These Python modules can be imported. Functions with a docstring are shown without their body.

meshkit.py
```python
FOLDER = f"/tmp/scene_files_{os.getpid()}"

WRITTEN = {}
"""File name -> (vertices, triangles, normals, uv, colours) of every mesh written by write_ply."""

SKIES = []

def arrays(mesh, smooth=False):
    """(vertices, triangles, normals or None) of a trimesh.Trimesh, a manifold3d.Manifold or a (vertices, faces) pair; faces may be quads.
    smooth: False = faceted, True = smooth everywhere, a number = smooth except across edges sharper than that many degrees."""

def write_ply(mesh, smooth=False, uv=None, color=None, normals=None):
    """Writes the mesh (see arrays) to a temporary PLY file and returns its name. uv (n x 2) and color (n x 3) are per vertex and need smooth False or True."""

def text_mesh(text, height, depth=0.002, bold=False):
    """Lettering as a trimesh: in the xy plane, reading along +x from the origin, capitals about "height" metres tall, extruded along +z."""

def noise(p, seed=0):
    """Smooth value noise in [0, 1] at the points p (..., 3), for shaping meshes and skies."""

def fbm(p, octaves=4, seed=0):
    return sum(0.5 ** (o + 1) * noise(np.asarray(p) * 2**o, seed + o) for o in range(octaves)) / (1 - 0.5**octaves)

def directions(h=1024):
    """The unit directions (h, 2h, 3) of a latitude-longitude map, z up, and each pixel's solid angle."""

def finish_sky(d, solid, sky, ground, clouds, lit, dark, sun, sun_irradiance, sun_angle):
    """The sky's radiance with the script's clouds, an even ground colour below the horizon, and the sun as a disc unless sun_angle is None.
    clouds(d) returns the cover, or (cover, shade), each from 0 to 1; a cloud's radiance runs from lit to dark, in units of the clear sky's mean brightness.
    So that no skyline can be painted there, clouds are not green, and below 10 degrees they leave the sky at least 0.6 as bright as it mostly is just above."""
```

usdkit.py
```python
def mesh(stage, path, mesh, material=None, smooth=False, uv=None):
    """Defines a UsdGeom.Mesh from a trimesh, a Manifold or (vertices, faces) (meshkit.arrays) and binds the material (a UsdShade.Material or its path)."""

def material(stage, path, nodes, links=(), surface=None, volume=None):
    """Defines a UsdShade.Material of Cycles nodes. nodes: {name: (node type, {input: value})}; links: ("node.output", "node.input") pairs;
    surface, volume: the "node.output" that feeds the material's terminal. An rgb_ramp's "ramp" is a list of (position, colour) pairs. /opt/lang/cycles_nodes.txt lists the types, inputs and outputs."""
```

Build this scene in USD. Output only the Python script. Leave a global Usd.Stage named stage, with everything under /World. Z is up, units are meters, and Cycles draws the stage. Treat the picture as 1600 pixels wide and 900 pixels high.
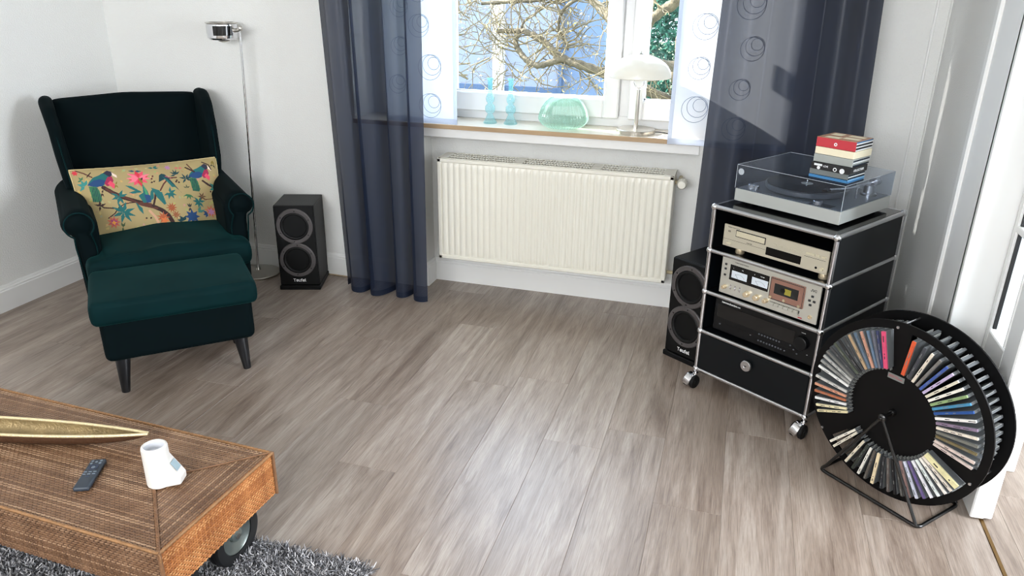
import math, random
import numpy as np, trimesh, manifold3d as m3
from shapely.geometry import Polygon, Point, box as sbox
import shapely
import usdkit, meshkit
from pxr import Usd, UsdGeom, UsdLux, UsdShade, Gf, Sdf, Vt

stage = Usd.Stage.CreateInMemory()
UsdGeom.SetStageUpAxis(stage, UsdGeom.Tokens.z)
UsdGeom.SetStageMetersPerUnit(stage, 1.0)
UsdGeom.Xform.Define(stage, '/World')
PI = math.pi
rng = np.random.default_rng(7)
random.seed(7)

# ---------------------------------------------------------------- camera
F_PX, YAW, TILT, ROLL, EYE = 1181.9, -0.28392, 0.38177, 0.014446, (0.0, 0.0, 1.58)
def cam_axes():
    cy, sy = math.cos(YAW), math.sin(YAW)
    f0, r0, u0 = np.array([sy, cy, 0]), np.array([cy, -sy, 0]), np.array([0, 0, 1.0])
    f = math.cos(TILT) * f0 - math.sin(TILT) * u0
    u = math.sin(TILT) * f0 + math.cos(TILT) * u0
    return math.cos(ROLL) * r0 + math.sin(ROLL) * u, -math.sin(ROLL) * r0 + math.cos(ROLL) * u, -f
cam = UsdGeom.Camera.Define(stage, '/World/camera')
r_, u_, b_ = cam_axes()
cam.AddTransformOp().Set(Gf.Matrix4d(*r_, 0, *u_, 0, *b_, 0, *EYE, 1))
cam.CreateHorizontalApertureAttr(36.0); cam.CreateVerticalApertureAttr(20.25)
cam.CreateFocalLengthAttr(36.0 * F_PX / 1600)
cam.CreateClippingRangeAttr(Gf.Vec2f(0.05, 200))
cam.CreateExposureAttr(0.55)

# ---------------------------------------------------------------- sky, sun, unseen area lights out of view
SKY_STRENGTH, SUN_STRENGTH, REAR_STRENGTH, HALL_STRENGTH = 1.5, 6.5, 12.0, 13.0
SUN_DIR = np.array([-3.8, 1.0, 2.1]); SUN_DIR /= np.linalg.norm(SUN_DIR)      # towards the sun
dome = UsdLux.DomeLight.Define(stage, '/World/sky')
dome.CreateIntensityAttr(SKY_STRENGTH); dome.CreateColorAttr(Gf.Vec3f(0.68, 0.82, 1.0))
sun = UsdLux.DistantLight.Define(stage, '/World/sun')
sun.CreateIntensityAttr(SUN_STRENGTH); sun.CreateNormalizeAttr(True); sun.CreateAngleAttr(0.6); sun.CreateColorAttr(Gf.Vec3f(1.0, 0.95, 0.88))
def aim(xf, back):
    back = np.array(back, float) / np.linalg.norm(back)
    ref = np.array([0, 0, 1.0]) if abs(back[2]) < 0.95 else np.array([0, 1.0, 0])
    r = np.cross(ref, back); r /= np.linalg.norm(r); u = np.cross(back, r)
    return r, u, back
def place_light(l, back, at=(0, 0, 0)):
    r, u, b = aim(None, back)
    l.AddTransformOp().Set(Gf.Matrix4d(*map(float, r), 0, *map(float, u), 0, *map(float, b), 0, *map(float, at), 1))
place_light(sun, SUN_DIR)
def unseen_area_light(name, at, back, w, h, k, col):
    l = UsdLux.RectLight.Define(stage, '/World/' + name)
    l.CreateWidthAttr(w); l.CreateHeightAttr(h); l.CreateIntensityAttr(k); l.CreateColorAttr(Gf.Vec3f(*col))
    place_light(l, back, at)
# unseen lights out of view: rear one brightens the room, hall one the right
unseen_area_light('daylight_rear', (-0.9, -2.06, 1.96), (0, -1, 0), 2.6, 0.84, REAR_STRENGTH, (1.0, 0.975, 0.94))
unseen_area_light('daylight_hall', (2.75, 1.6, 1.5), (1, 0, 0), 1.2, 1.6, HALL_STRENGTH, (0.95, 0.97, 1.0))

# ---------------------------------------------------------------- helpers
USED = {}
def numbered(parent, name):
    k = (parent, name); n = USED.get(k, 0); USED[k] = n + 1
    return name if n == 0 else f'{name}_{n:03d}'
def tag(prim, label=None, cat=None, group=None, kind=None):
    for k, v in (('label', label), ('category', cat), ('group', group), ('kind', kind)):
        if v: prim.SetCustomDataByKey(k, v)
def thing(name, label, cat, loc=(0, 0, 0), rot=0, group=None, mat4=None):
    p = '/World/' + numbered('/World', name)
    x = UsdGeom.Xform.Define(stage, p)
    if mat4 is not None:
        x.AddTransformOp().Set(Gf.Matrix4d(*np.asarray(mat4, float).T.ravel().tolist()))
    else:
        x.AddTranslateOp().Set(Gf.Vec3d(*map(float, loc)))
        if rot: x.AddRotateZOp().Set(math.degrees(rot))
    tag(x.GetPrim(), label, cat, group)
    return p
def structure(name, label=None):
    p = '/World/' + numbered('/World', name)
    x = UsdGeom.Xform.Define(stage, p)
    tag(x.GetPrim(), label, None, None, 'structure')
    return p
def put(parent, name, mesh, mat, smooth=30, label=None, kind=None, colors=None):
    """one Mesh prim under parent"""
    p = parent + '/' + numbered(parent, name)
    g = usdkit.mesh(stage, p, mesh, M[mat] if isinstance(mat, str) else mat, smooth=smooth)
    if colors is not None:
        UsdGeom.PrimvarsAPI(g).CreatePrimvar('tint', Sdf.ValueTypeNames.Color3fArray, 'vertex').Set(Vt.Vec3fArray.FromNumpy(np.asarray(colors, np.float32)))
    tag(g.GetPrim(), label, None, None, kind)
    return p
def top_mesh(name, mesh, mat, label, cat=None, smooth=30, group=None, kind=None, colors=None):
    p = put('/World', name, mesh, mat, smooth, label, kind, colors)
    tag(stage.GetPrimAtPath(p), None, cat, group)
    return p

cat = trimesh.util.concatenate
def T(m, x=0, y=0, z=0):
    m = m.copy(); m.apply_translation((x, y, z)); return m
def RX(m, a): m = m.copy(); m.apply_transform(trimesh.transformations.rotation_matrix(a, (1, 0, 0))); return m
def RY(m, a): m = m.copy(); m.apply_transform(trimesh.transformations.rotation_matrix(a, (0, 1, 0))); return m
def RZ(m, a): m = m.copy(); m.apply_transform(trimesh.transformations.rotation_matrix(a, (0, 0, 1))); return m
def bx(x0, x1, y0, y1, z0, z1, c=0.0):
    """box between the limits, its edges chamfered by c"""
    lo, hi = np.array([x0, y0, z0], float), np.array([x1, y1, z1], float)
    c = min(c, 0.45 * (hi - lo).min())
    if c <= 0:
        m = trimesh.creation.box(hi - lo); m.apply_translation((lo + hi) / 2); return m
    pts = []
    for sx in (0, 1):
        for sy in (0, 1):
            for sz in (0, 1):
                p = np.where([sx, sy, sz], hi, lo); d = np.where([sx, sy, sz], -1, 1) * c
                for k in range(3):
                    q = p + d; q[k] = p[k]; pts.append(q)
    return trimesh.convex.convex_hull(np.array(pts))
def cyl(p0, p1, r, n=20, r2=None):
    p0, p1 = np.array(p0, float), np.array(p1, float)
    r2 = r if r2 is None else r2
    d = p1 - p0; L = np.linalg.norm(d)
    m = lathe([(0, 0), (r, 0), (r2, L), (0, L)], n)
    m.apply_transform(trimesh.geometry.align_vectors((0, 0, 1), d / L)); m.apply_translation(p0)
    return m
def lathe(prof, n=32, ang=2 * PI):
    """surface of revolution about z of (radius, height) points"""
    prof = np.array(prof, float); k = len(prof)
    t = np.arange(n) / n * 2 * PI
    v = np.stack([np.outer(np.cos(t), prof[:, 0]), np.outer(np.sin(t), prof[:, 0]), np.tile(prof[:, 1], (n, 1))], -1).reshape(-1, 3)
    f = []
    for i in range(n):
        j = (i + 1) % n
        for a in range(k - 1):
            q = (i * k + a, j * k + a, j * k + a + 1, i * k + a + 1)
            if prof[a, 0] > 1e-9: f.append((q[0], q[1], q[2]))
            if prof[a + 1, 0] > 1e-9: f.append((q[0], q[2], q[3]))
    m = trimesh.Trimesh(v, f, process=False); m.merge_vertices(); m.remove_unreferenced_vertices()
    return m
def tube(path, r, n=8, closed=False):
    """round tube along a polyline; r may vary along it"""
    P = np.array(path, float); k = len(P)
    r = np.broadcast_to(np.asarray(r, float), (k,))
    if closed: tan = np.roll(P, -1, 0) - np.roll(P, 1, 0)
    else: tan = np.gradient(P, axis=0)
    tan /= np.maximum(np.linalg.norm(tan, axis=1, keepdims=True), 1e-12)
    ref = np.array([0, 0, 1.0]) if abs(tan[0, 2]) < 0.9 else np.array([1.0, 0, 0])
    a = np.cross(tan[0], ref); a /= np.linalg.norm(a)
    A = [a]
    for i in range(1, k):
        a = A[-1] - tan[i] * (A[-1] @ tan[i]); A.append(a / max(np.linalg.norm(a), 1e-12))
    A = np.array(A); B = np.cross(tan, A)
    t = np.arange(n) / n * 2 * PI
    v = (P[:, None] + r[:, None, None] * (np.cos(t)[None, :, None] * A[:, None] + np.sin(t)[None, :, None] * B[:, None])).reshape(-1, 3)
    i = np.arange(k if closed else k - 1)[:, None]; j = np.arange(n)[None]
    i2 = (i + 1) % k; j2 = (j + 1) % n
    q = np.stack(np.broadcast_arrays(i * n + j, i2 * n + j, i2 * n + j2, i * n + j2), -1).reshape(-1, 4)
    f = np.vstack([q[:, [0, 2, 1]], q[:, [0, 3, 2]]])
    if not closed:
        v = np.vstack([v, P[0], P[-1]]); c0, c1 = len(v) - 2, len(v) - 1
        jj = np.arange(n); jn = (jj + 1) % n
        f = np.vstack([f, np.stack([np.full(n, c0), jj, jn], 1), np.stack([np.full(n, c1), (k - 1) * n + jn, (k - 1) * n + jj], 1)])
    return trimesh.Trimesh(v, f, process=False)
def fillet(path, r, n=6):
    """rounds the corners of a polyline"""
    P = [np.array(p, float) for p in path]; out = [P[0]]
    for a, b, c in zip(P, P[1:], P[2:]):
        u, w = (a - b), (c - b); lu, lw = np.linalg.norm(u), np.linalg.norm(w)
        d = min(r, lu * .45, lw * .45); s, e = b + u / lu * d, b + w / lw * d
        for t in np.linspace(0, 1, n): out.append((1 - t) ** 2 * s + 2 * t * (1 - t) * b + t * t * e)
    return np.array(out + [P[-1]])
def spheres_hull(items, seg=20):
    """manifold hull of spheres given as (x, y, z, r)"""
    return m3.Manifold.batch_hull([m3.Manifold.sphere(r, seg).translate((x, y, z)) for x, y, z, r in items])
def tri(man):
    m = man.to_mesh(); return trimesh.Trimesh(np.array(m.vert_properties[:, :3]), np.array(m.tri_verts), process=False)
def rbox(x0, x1, y0, y1, z0, z1, r, seg=20):
    return tri(spheres_hull([(x, y, z, r) for x in (x0 + r, x1 - r) for y in (y0 + r, y1 - r) for z in (z0 + r, z1 - r)], seg))
def soft(man, length=0.02, n=12):
    """refine and smooth a union of hulls so that it reads as one upholstered piece"""
    t = tri(man.refine_to_length(length)); t.merge_vertices()
    trimesh.smoothing.filter_taubin(t, iterations=n)
    return t
def extr(pts, h, z=0.0, holes=()):
    m = trimesh.creation.extrude_polygon(Polygon(pts, holes), h, engine='earcut'); m.apply_translation((0, 0, z)); return m
def grid(nu, nv, fn):
    u, v = np.meshgrid(np.linspace(0, 1, nu), np.linspace(0, 1, nv), indexing='ij')
    P = fn(u, v).reshape(-1, 3)
    i = np.arange(nu - 1)[:, None]; j = np.arange(nv - 1)[None]
    q = np.stack(np.broadcast_arrays(i * nv + j, (i + 1) * nv + j, (i + 1) * nv + j + 1, i * nv + j + 1), -1).reshape(-1, 4)
    return trimesh.Trimesh(P, np.vstack([q[:, :3], q[:, [0, 2, 3]]]), process=False)
def textm(s, h, depth=.0006, bold=False, anchor='l'):
    m = meshkit.text_mesh(s, h, depth, bold)
    if anchor == 'c': m.apply_translation((-m.bounds[:, 0].mean(), 0, 0))
    return m
def facing(m):
    """from the xy plane (reading along +x, raised along +z) to a front that looks along -y"""
    return RX(m, PI / 2)

# ---------------------------------------------------------------- materials
M = {}
def lin(c):
    c = np.array(c, float) / 255
    return tuple(np.where(c < .04045, c / 12.92, ((c + .055) / 1.055) ** 2.4))
def mat(name, rgb, rough=.5, metal=0., bump=None, vary=None, **kw):
    """principled material; rgb in 0-255 sRGB. bump = (scale, distance), vary = (scale, amount) noise"""
    nodes = {'p': ('principled_bsdf', {'base_color': lin(rgb), 'roughness': rough, 'metallic': metal, **kw})}
    links = []
    if bump or vary:
        nodes['tc'] = ('texture_coordinate', {})
    if vary:
        sc, am = vary
        sc = sc if np.ndim(sc) else (sc,) * 3
        nodes['mp'] = ('mapping', {'scale': sc}); nodes['n'] = ('noise_texture', {'scale': 1., 'detail': 3.})
        c = np.array(lin(rgb))
        nodes['r'] = ('rgb_ramp', {'ramp': [(.25, tuple(c * (1 - am))), (.75, tuple(np.minimum(c * (1 + am), 1)))]})
        links += [('tc.object', 'mp.vector'), ('mp.vector', 'n.vector'), ('n.fac', 'r.fac'), ('r.color', 'p.base_color')]
    if bump:
        sc, d = bump
        nodes['bn'] = ('noise_texture', {'scale': sc, 'detail': 3.}); nodes['b'] = ('bump', {'distance': d, 'strength': 1.})
        links += [('tc.object', 'bn.vector'), ('bn.fac', 'b.height'), ('b.normal', 'p.normal')]
    M[name] = usdkit.material(stage, '/World/Looks/' + name, nodes, links, surface='p.BSDF')
def tint_mat(name, rough=.6, **kw):
    M[name] = usdkit.material(stage, '/World/Looks/' + name, {'a': ('attribute', {'attribute': 'tint'}), 'p': ('principled_bsdf', {'roughness': rough, **kw})},
                              [('a.color', 'p.base_color')], surface='p.BSDF')
mat('wall_paint', (226, 226, 223), .9, bump=(150., .002))
mat('white_paint', (232, 232, 230), .45)
mat('ceiling_paint', (240, 240, 238), .9)
mat('upvc', (226, 227, 228), .35)
mat('chrome', (225, 225, 228), .12, 1.)
mat('steel_tube', (205, 205, 208), .22, 1.)
mat('brushed', (200, 196, 188), .3, 1.)
mat('black_satin', (7, 8, 9), .5, specular_ior_level=.25)
mat('black_metal', (6, 7, 8), .35, specular_ior_level=.35)
mat('black_gloss', (6, 6, 8), .12)
mat('black_rubber', (11, 11, 12), .6, specular_ior_level=.3)
mat('anthracite', (4, 8, 12), .45, specular_ior_level=.28)
mat('speaker_vinyl', (9, 11, 13), .5, specular_ior_level=.3, bump=(400., .0004))
mat('cone', (7, 8, 9), .35, specular_ior_level=.35)
mat('ring_grey', (74, 70, 70), .45)
mat('white_print', (235, 235, 235), .5)
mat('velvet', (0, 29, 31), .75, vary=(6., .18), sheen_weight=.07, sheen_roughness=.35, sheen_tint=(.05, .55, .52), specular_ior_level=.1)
mat('velvet_shaded', (0, 11, 14), .85, vary=(6., .15), sheen_weight=.012, sheen_roughness=.35, sheen_tint=(.05, .5, .5), specular_ior_level=.1)  # same velvet with shade put into the colour
mat('radiator_enamel', (232, 229, 217), .35)
mat('brass_valve', (190, 175, 140), .45)
tint_mat('printed_cloth', .8)
tint_mat('printed_card', .35)
# the sheen of a sheet's outer faces only: unbent rays would meet total reflection at the far face
FRONT = {'ge': ('geometry', {}), 'iv': ('math', {'math_type': 'subtract', 'value1': 1.}), 'q': ('math', {'math_type': 'multiply'})}
FRONT_L = [('ge.backfacing', 'iv.value2'), ('f.fac', 'q.value1'), ('iv.value', 'q.value2')]
def glassy(name, col, rough=0.02, ior=1.45, **kw):
    M[name] = usdkit.material(stage, '/World/Looks/' + name, {'p': ('principled_bsdf', {'base_color': lin(col), 'roughness': rough, 'transmission_weight': 1., 'ior': ior, **kw})}, surface='p.BSDF')
def pane_mat(name, tintc=(1, 1, 1), gloss=1.):
    M[name] = usdkit.material(stage, '/World/Looks/' + name, {
        't': ('transparent_bsdf', {'color': tintc}), 'g': ('glossy_bsdf', {'roughness': .02, 'color': (gloss,) * 3}),
        'f': ('fresnel', {'IOR': 1.5}), **FRONT, 'm': ('mix_closure', {})}, FRONT_L + [('q.value', 'm.fac'), ('t.BSDF', 'm.closure1'), ('g.BSDF', 'm.closure2')], surface='m.closure')
pane_mat('window_glass', (.97, .985, 1.0))
M['smoked_acrylic'] = usdkit.material(stage, '/World/Looks/smoked_acrylic', {
    't': ('transparent_bsdf', {'color': (.87, .90, .94)}), 'd': ('diffuse_bsdf', {'color': (.42, .50, .60)}), 'g': ('glossy_bsdf', {'roughness': .03}), 'f': ('fresnel', {'IOR': 1.5}), **FRONT, 'm1': ('mix_closure', {'fac': .022}), 'm2': ('mix_closure', {})},
    FRONT_L + [('t.BSDF', 'm1.closure1'), ('d.BSDF', 'm1.closure2'), ('q.value', 'm2.fac'), ('m1.closure', 'm2.closure1'), ('g.BSDF', 'm2.closure2')], surface='m2.closure')
pane_mat('door_glass', (.9, .93, .95))
def tinted(name, clear, milky, k):
    """thin coloured glass: see-through by its tint, a little milky, and glossy towards its edges"""
    M[name] = usdkit.material(stage, '/World/Looks/' + name, {
        't': ('transparent_bsdf', {'color': clear}), 'd': ('diffuse_bsdf', {'color': milky}), 'l': ('translucent_bsdf', {'color': milky}), 'g': ('glossy_bsdf', {'roughness': .04}),
        'f': ('fresnel', {'IOR': 1.5}), **FRONT, 'md': ('mix_closure', {'fac': .6}), 'm1': ('mix_closure', {'fac': k}), 'm2': ('mix_closure', {})},
        FRONT_L + [('d.BSDF', 'md.closure1'), ('l.BSDF', 'md.closure2'), ('t.BSDF', 'm1.closure1'), ('md.closure', 'm1.closure2'), ('q.value', 'm2.fac'), ('m1.closure', 'm2.closure1'), ('g.BSDF', 'm2.closure2')], surface='m2.closure')
tinted('aqua_glass', (.76, .93, .95), (.62, .91, .95), .12); tinted('mint_glass', (.86, .96, .92), (.58, .76, .67), .32)
def cloth(name, col, trans_col, clear, k_trans, weave=900., satin=None):
    """thin woven cloth: some light straight through between the threads, some scattered through, the rest sent back"""
    M[name] = usdkit.material(stage, '/World/Looks/' + name, {
        'tc': ('texture_coordinate', {}), 'mp': ('mapping', {'scale': (weave * .5, weave * .5, weave * .08)}), 'n': ('noise_texture', {'scale': 1., 'detail': 2.}),
        'b': ('bump', {'distance': .0006, 'strength': .6}),
        'd': ('principled_bsdf', {'base_color': lin(col), **(satin or {'roughness': .9, 'specular_ior_level': .1})}), 'l': ('translucent_bsdf', {'color': lin(trans_col)}), 't': ('transparent_bsdf', {}),
        'm1': ('mix_closure', {'fac': k_trans}), 'm2': ('mix_closure', {'fac': clear})},
        [('tc.object', 'mp.vector'), ('mp.vector', 'n.vector'), ('n.fac', 'b.height'), ('b.normal', 'd.normal'), ('d.BSDF', 'm1.closure1'), ('l.BSDF', 'm1.closure2'), ('m1.closure', 'm2.closure1'), ('t.BSDF', 'm2.closure2')], surface='m2.closure')
cloth('navy_curtain', (28, 39, 60), (54, 56, 76), .125, .26, satin={'roughness': .42, 'specular_ior_level': .4, 'sheen_weight': .03, 'sheen_roughness': .4, 'sheen_tint': (.8, .78, .95)})
cloth('sheer', (238, 242, 248), (236, 241, 250), .07, .64)
# oak-look vinyl: one material, its grain runs along y and differs from plank to plank
def plank_mat(name, dark, midc, light, seed):
    M[name] = usdkit.material(stage, '/World/Looks/' + name, {
        'tc': ('texture_coordinate', {}), 'o': ('object_info', {}),
        'w': ('math', {'math_type': 'multiply', 'value2': 37.0 + seed}),
        'cx': ('combine_xyz', {}), 'va': ('vector_math', {'math_type': 'add'}),
        'mp': ('mapping', {'scale': (10., 1.0, 1.)}), 'n': ('noise_texture', {'scale': 1., 'detail': 6., 'roughness': .66, 'distortion': 1.6}),
        'r': ('rgb_ramp', {'ramp': [(.28, lin(dark)), (.5, lin(midc)), (.72, lin(light))]}),
        'mp2': ('mapping', {'scale': (260., 9., 1.)}), 'n2': ('noise_texture', {'scale': 1., 'detail': 3., 'roughness': .6}),
        'r2': ('rgb_ramp', {'ramp': [(.3, (.62, .60, .59)), (.58, (1., 1., 1.))]}),
        'mx': ('mix_color', {'blend_type': 'multiply', 'fac': .8}),
        'mp3': ('mapping', {'scale': (30., 2.4, 1.)}), 'n3': ('noise_texture', {'scale': 1., 'detail': 4., 'distortion': 1.5}),
        'r3': ('rgb_ramp', {'ramp': [(.58, (1., 1., 1.)), (.70, (.62, .58, .56))]}),
        'mx2': ('mix_color', {'blend_type': 'multiply', 'fac': .75}),
        'tone': ('map_range', {'from_min': 0., 'from_max': 1., 'to_min': .93, 'to_max': 1.06}),
        'mx3': ('mix_color', {'blend_type': 'multiply', 'fac': 1., 'use_clamp_result': False}),
        'tr': ('combine_color', {}),
        'b': ('bump', {'distance': .0008, 'strength': .35}),
        'p': ('principled_bsdf', {'roughness': .34, 'specular_ior_level': .95})},
        [('o.random', 'w.value1'), ('w.value', 'cx.x'), ('w.value', 'cx.y'), ('tc.object', 'va.vector1'), ('cx.vector', 'va.vector2'),
         ('va.vector', 'mp.vector'), ('mp.vector', 'n.vector'), ('n.fac', 'r.fac'),
         ('va.vector', 'mp2.vector'), ('mp2.vector', 'n2.vector'), ('n2.fac', 'r2.fac'), ('r.color', 'mx.a'), ('r2.color', 'mx.b'),
         ('va.vector', 'mp3.vector'), ('mp3.vector', 'n3.vector'), ('n3.fac', 'r3.fac'), ('mx.result', 'mx2.a'), ('r3.color', 'mx2.b'),
         ('o.random', 'tone.value'), ('tone.result', 'tr.r'), ('tone.result', 'tr.g'), ('tone.result', 'tr.b'), ('mx2.result', 'mx3.a'), ('tr.color', 'mx3.b'), ('mx3.result', 'p.base_color'),
         ('n2.fac', 'b.height'), ('b.normal', 'p.normal')], surface='p.BSDF')
plank_mat('oak_vinyl', (116, 99, 87), (150, 134, 121), (178, 164, 152), 0)
plank_mat('oak_vinyl_pale', (126, 110, 98), (157, 142, 130), (182, 170, 159), 5)
mat('plank_core', (70, 62, 56), .8)
# ================================================================ the room
XL, XR, YB, YN, YO = -3.467, 0.78, 3.66, 3.79, 3.99
WX0, WX1, WZ0, WZ1 = -1.95, 0.20, 0.91, 2.48            # window opening
ZC = 2.62
# floor: planks laid along y
fl = structure('floor', 'grey-brown oak-look plank floor')
put(fl, 'subfloor', bx(-3.6, 2.9, -2.1, 4.0, -.12, -.009), 'plank_core', False)
PITCH, X0 = 0.219, -0.12
ends = {-8: 3.255, -5: 3.24, -6: 2.40, -4: 2.70, -3: 2.80, -2: 3.60, 0: 2.105, -1: 2.505, 1: 2.625, -7: 2.95, -9: 2.35, -10: 3.0, -11: 2.6, -12: 3.2, -13: 2.45, -14: 2.9, -15: 2.2, 2: 3.1, 3: 2.25, 4: 2.9, 5: 2.5, 6: 1.9}
LEN = 1.24
prng = np.random.default_rng(3)
for row in range(-16, 13):
    a, b = X0 + PITCH * row, X0 + PITCH * (row + 1)
    for lo, hi in ((XL - .0, 0.898), (0.908, 2.9)):
        xa, xb = max(a, lo), min(b, hi)
        if xb - xa < .01: continue
        e = ends.get(row, 2.0 + (row * .37) % 1.2)
        k = math.ceil((-2.1 - e) / LEN)
        y = e + k * LEN - LEN
        ymax = YN if lo < 0 else 4.0
        if lo < 0 and xa > -.155: ymax = 3.67
        while y < ymax:
            y0, y1 = max(y, -2.1), min(y + LEN, ymax)
            if y1 - y0 > .02:
                m = bx(xa + .0002, xb - .0002, y0 + .0002, y1 - .0002, -.009, 0, .0007)
                put(fl, 'plank', m, 'oak_vinyl' if prng.random() < .62 else 'oak_vinyl_pale', False)
            y += LEN
mat('bronze_strip', (120, 92, 52), .35, .8)
put(fl, 'threshold_strip', bx(.897, .909, -2.1, 2.9, -.004, .0025, .001), 'bronze_strip', False, label='thin bronze threshold strip in the floor')
# window wall, with the window opening and the radiator niche below
wb = structure('wall_back', 'white textured wall with the window')
put(wb, 'wall_panel', bx(XL - .2, WX0, YB, YO, -.01, ZC), 'wall_paint', False)
put(wb, 'wall_panel', bx(WX1, 1.0, YB, YO, -.01, ZC), 'wall_paint', False)
put(wb, 'wall_panel', bx(WX0, WX1, YB, YO, WZ1, ZC), 'wall_paint', False)
put(wb, 'wall_panel', bx(WX0, -1.569, YB, YO, -.01, .89), 'wall_paint', False)
put(wb, 'wall_panel', bx(-.155, WX1, YB, YO, -.01, .89), 'wall_paint', False)
put(wb, 'niche_back', bx(-1.569, -.155, YN, YO, -.01, .84), 'wall_paint', False)
put(wb, 'apron', bx(-1.569, -.155, YB - .004, YO, .84, .89, .004), 'white_paint', False)
wl = structure('wall_left', 'white textured wall behind the armchair')
put(wl, 'wall_panel', bx(XL - .2, XL, -2.2, YB, -.01, ZC), 'wall_paint', False)
wr = structure('wall_right', 'white textured wall beside the door')
put(wr, 'wall_panel', bx(XR, .95, 2.66, YB, -.01, ZC), 'wall_paint', False)
put(wr, 'wall_panel', bx(XR, .95, -2.2, 1.15, -.01, ZC), 'wall_paint', False)
put(wr, 'wall_panel', bx(XR, .95, 1.15, 2.66, 2.08, ZC), 'wall_paint', False)
wq = structure('wall_rear', 'white wall behind the camera, out of view, open for the unseen rear light')  # opening is out of view, shaped for the unseen rear light
put(wq, 'wall_panel', bx(XL - .2, -2.25, -2.25, -2.0, -.01, ZC), 'wall_paint', False)
put(wq, 'wall_panel', bx(.45, 3.1, -2.25, -2.0, -.01, ZC), 'wall_paint', False)
put(wq, 'wall_panel', bx(-2.25, .45, -2.25, -2.0, 2.42, ZC), 'wall_paint', False)
put(wq, 'wall_panel', bx(-2.25, .45, -2.25, -2.0, -.01, 1.5), 'wall_paint', False)
wh = structure('wall_hall', 'white wall of the hall')
put(wh, 'wall_panel', bx(2.9, 3.1, -2.2, .95, -.01, ZC), 'wall_paint', False)
put(wh, 'wall_panel', bx(2.9, 3.1, 2.25, 4.0, -.01, ZC), 'wall_paint', False)
put(wh, 'wall_panel', bx(2.9, 3.1, .95, 2.25, -.01, .65), 'wall_paint', False)
put(wh, 'wall_panel', bx(2.9, 3.1, .95, 2.25, 2.35, ZC), 'wall_paint', False)
put(wh, 'wall_panel', bx(1.0, 3.1, 3.99, 4.1, -.01, ZC), 'wall_paint', False)
ce = structure('ceiling', 'white ceiling')
put(ce, 'ceiling_panel', bx(XL - .2, 3.1, -2.25, YO + .1, ZC, ZC + .15), 'ceiling_paint', False)
# baseboards: a tall flat board with a moulded top
def board(h=.134, t=.016):
    return [(0, 0), (t, 0), (t, h - .03), (t - .003, h - .026), (t - .003, h - .018), (t - .007, h - .013), (t - .009, h - .004), (t - .012, h), (0, h)]
def run(p0, p1, prof):
    """extrude a profile (offset, height) along the floor from p0 to p1, offset to the left of the direction"""
    p0, p1 = np.array(p0, float), np.array(p1, float); d = (p1 - p0); L = np.linalg.norm(d); d /= L
    m = trimesh.creation.extrude_polygon(Polygon(prof), L, engine='earcut')
    nrm = np.array([-d[1], d[0]])
    A = np.eye(4); A[:3, 0] = (*nrm, 0); A[:3, 1] = (0, 0, 1); A[:3, 2] = (*d, 0); A[:3, 3] = (*p0, 0)
    m.apply_transform(A); m.fix_normals(); return m
def baseboard(side, pieces):
    b = structure('baseboard_' + side, 'white moulded baseboard')
    for a, c in pieces: put(b, 'board', run(a, c, board()), 'white_paint', 25)
baseboard('left', [((XL, YB), (XL, -2.0))])
baseboard('back', [((-1.569, YB), (XL, YB)), ((-1.569, YN), (-1.569, YB)), ((-.155, YN), (-1.569, YN)), ((-.155, YB), (-.155, YN)), ((XR, YB), (-.155, YB))])
baseboard('right', [((XR, 2.93), (XR, YB))])
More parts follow.
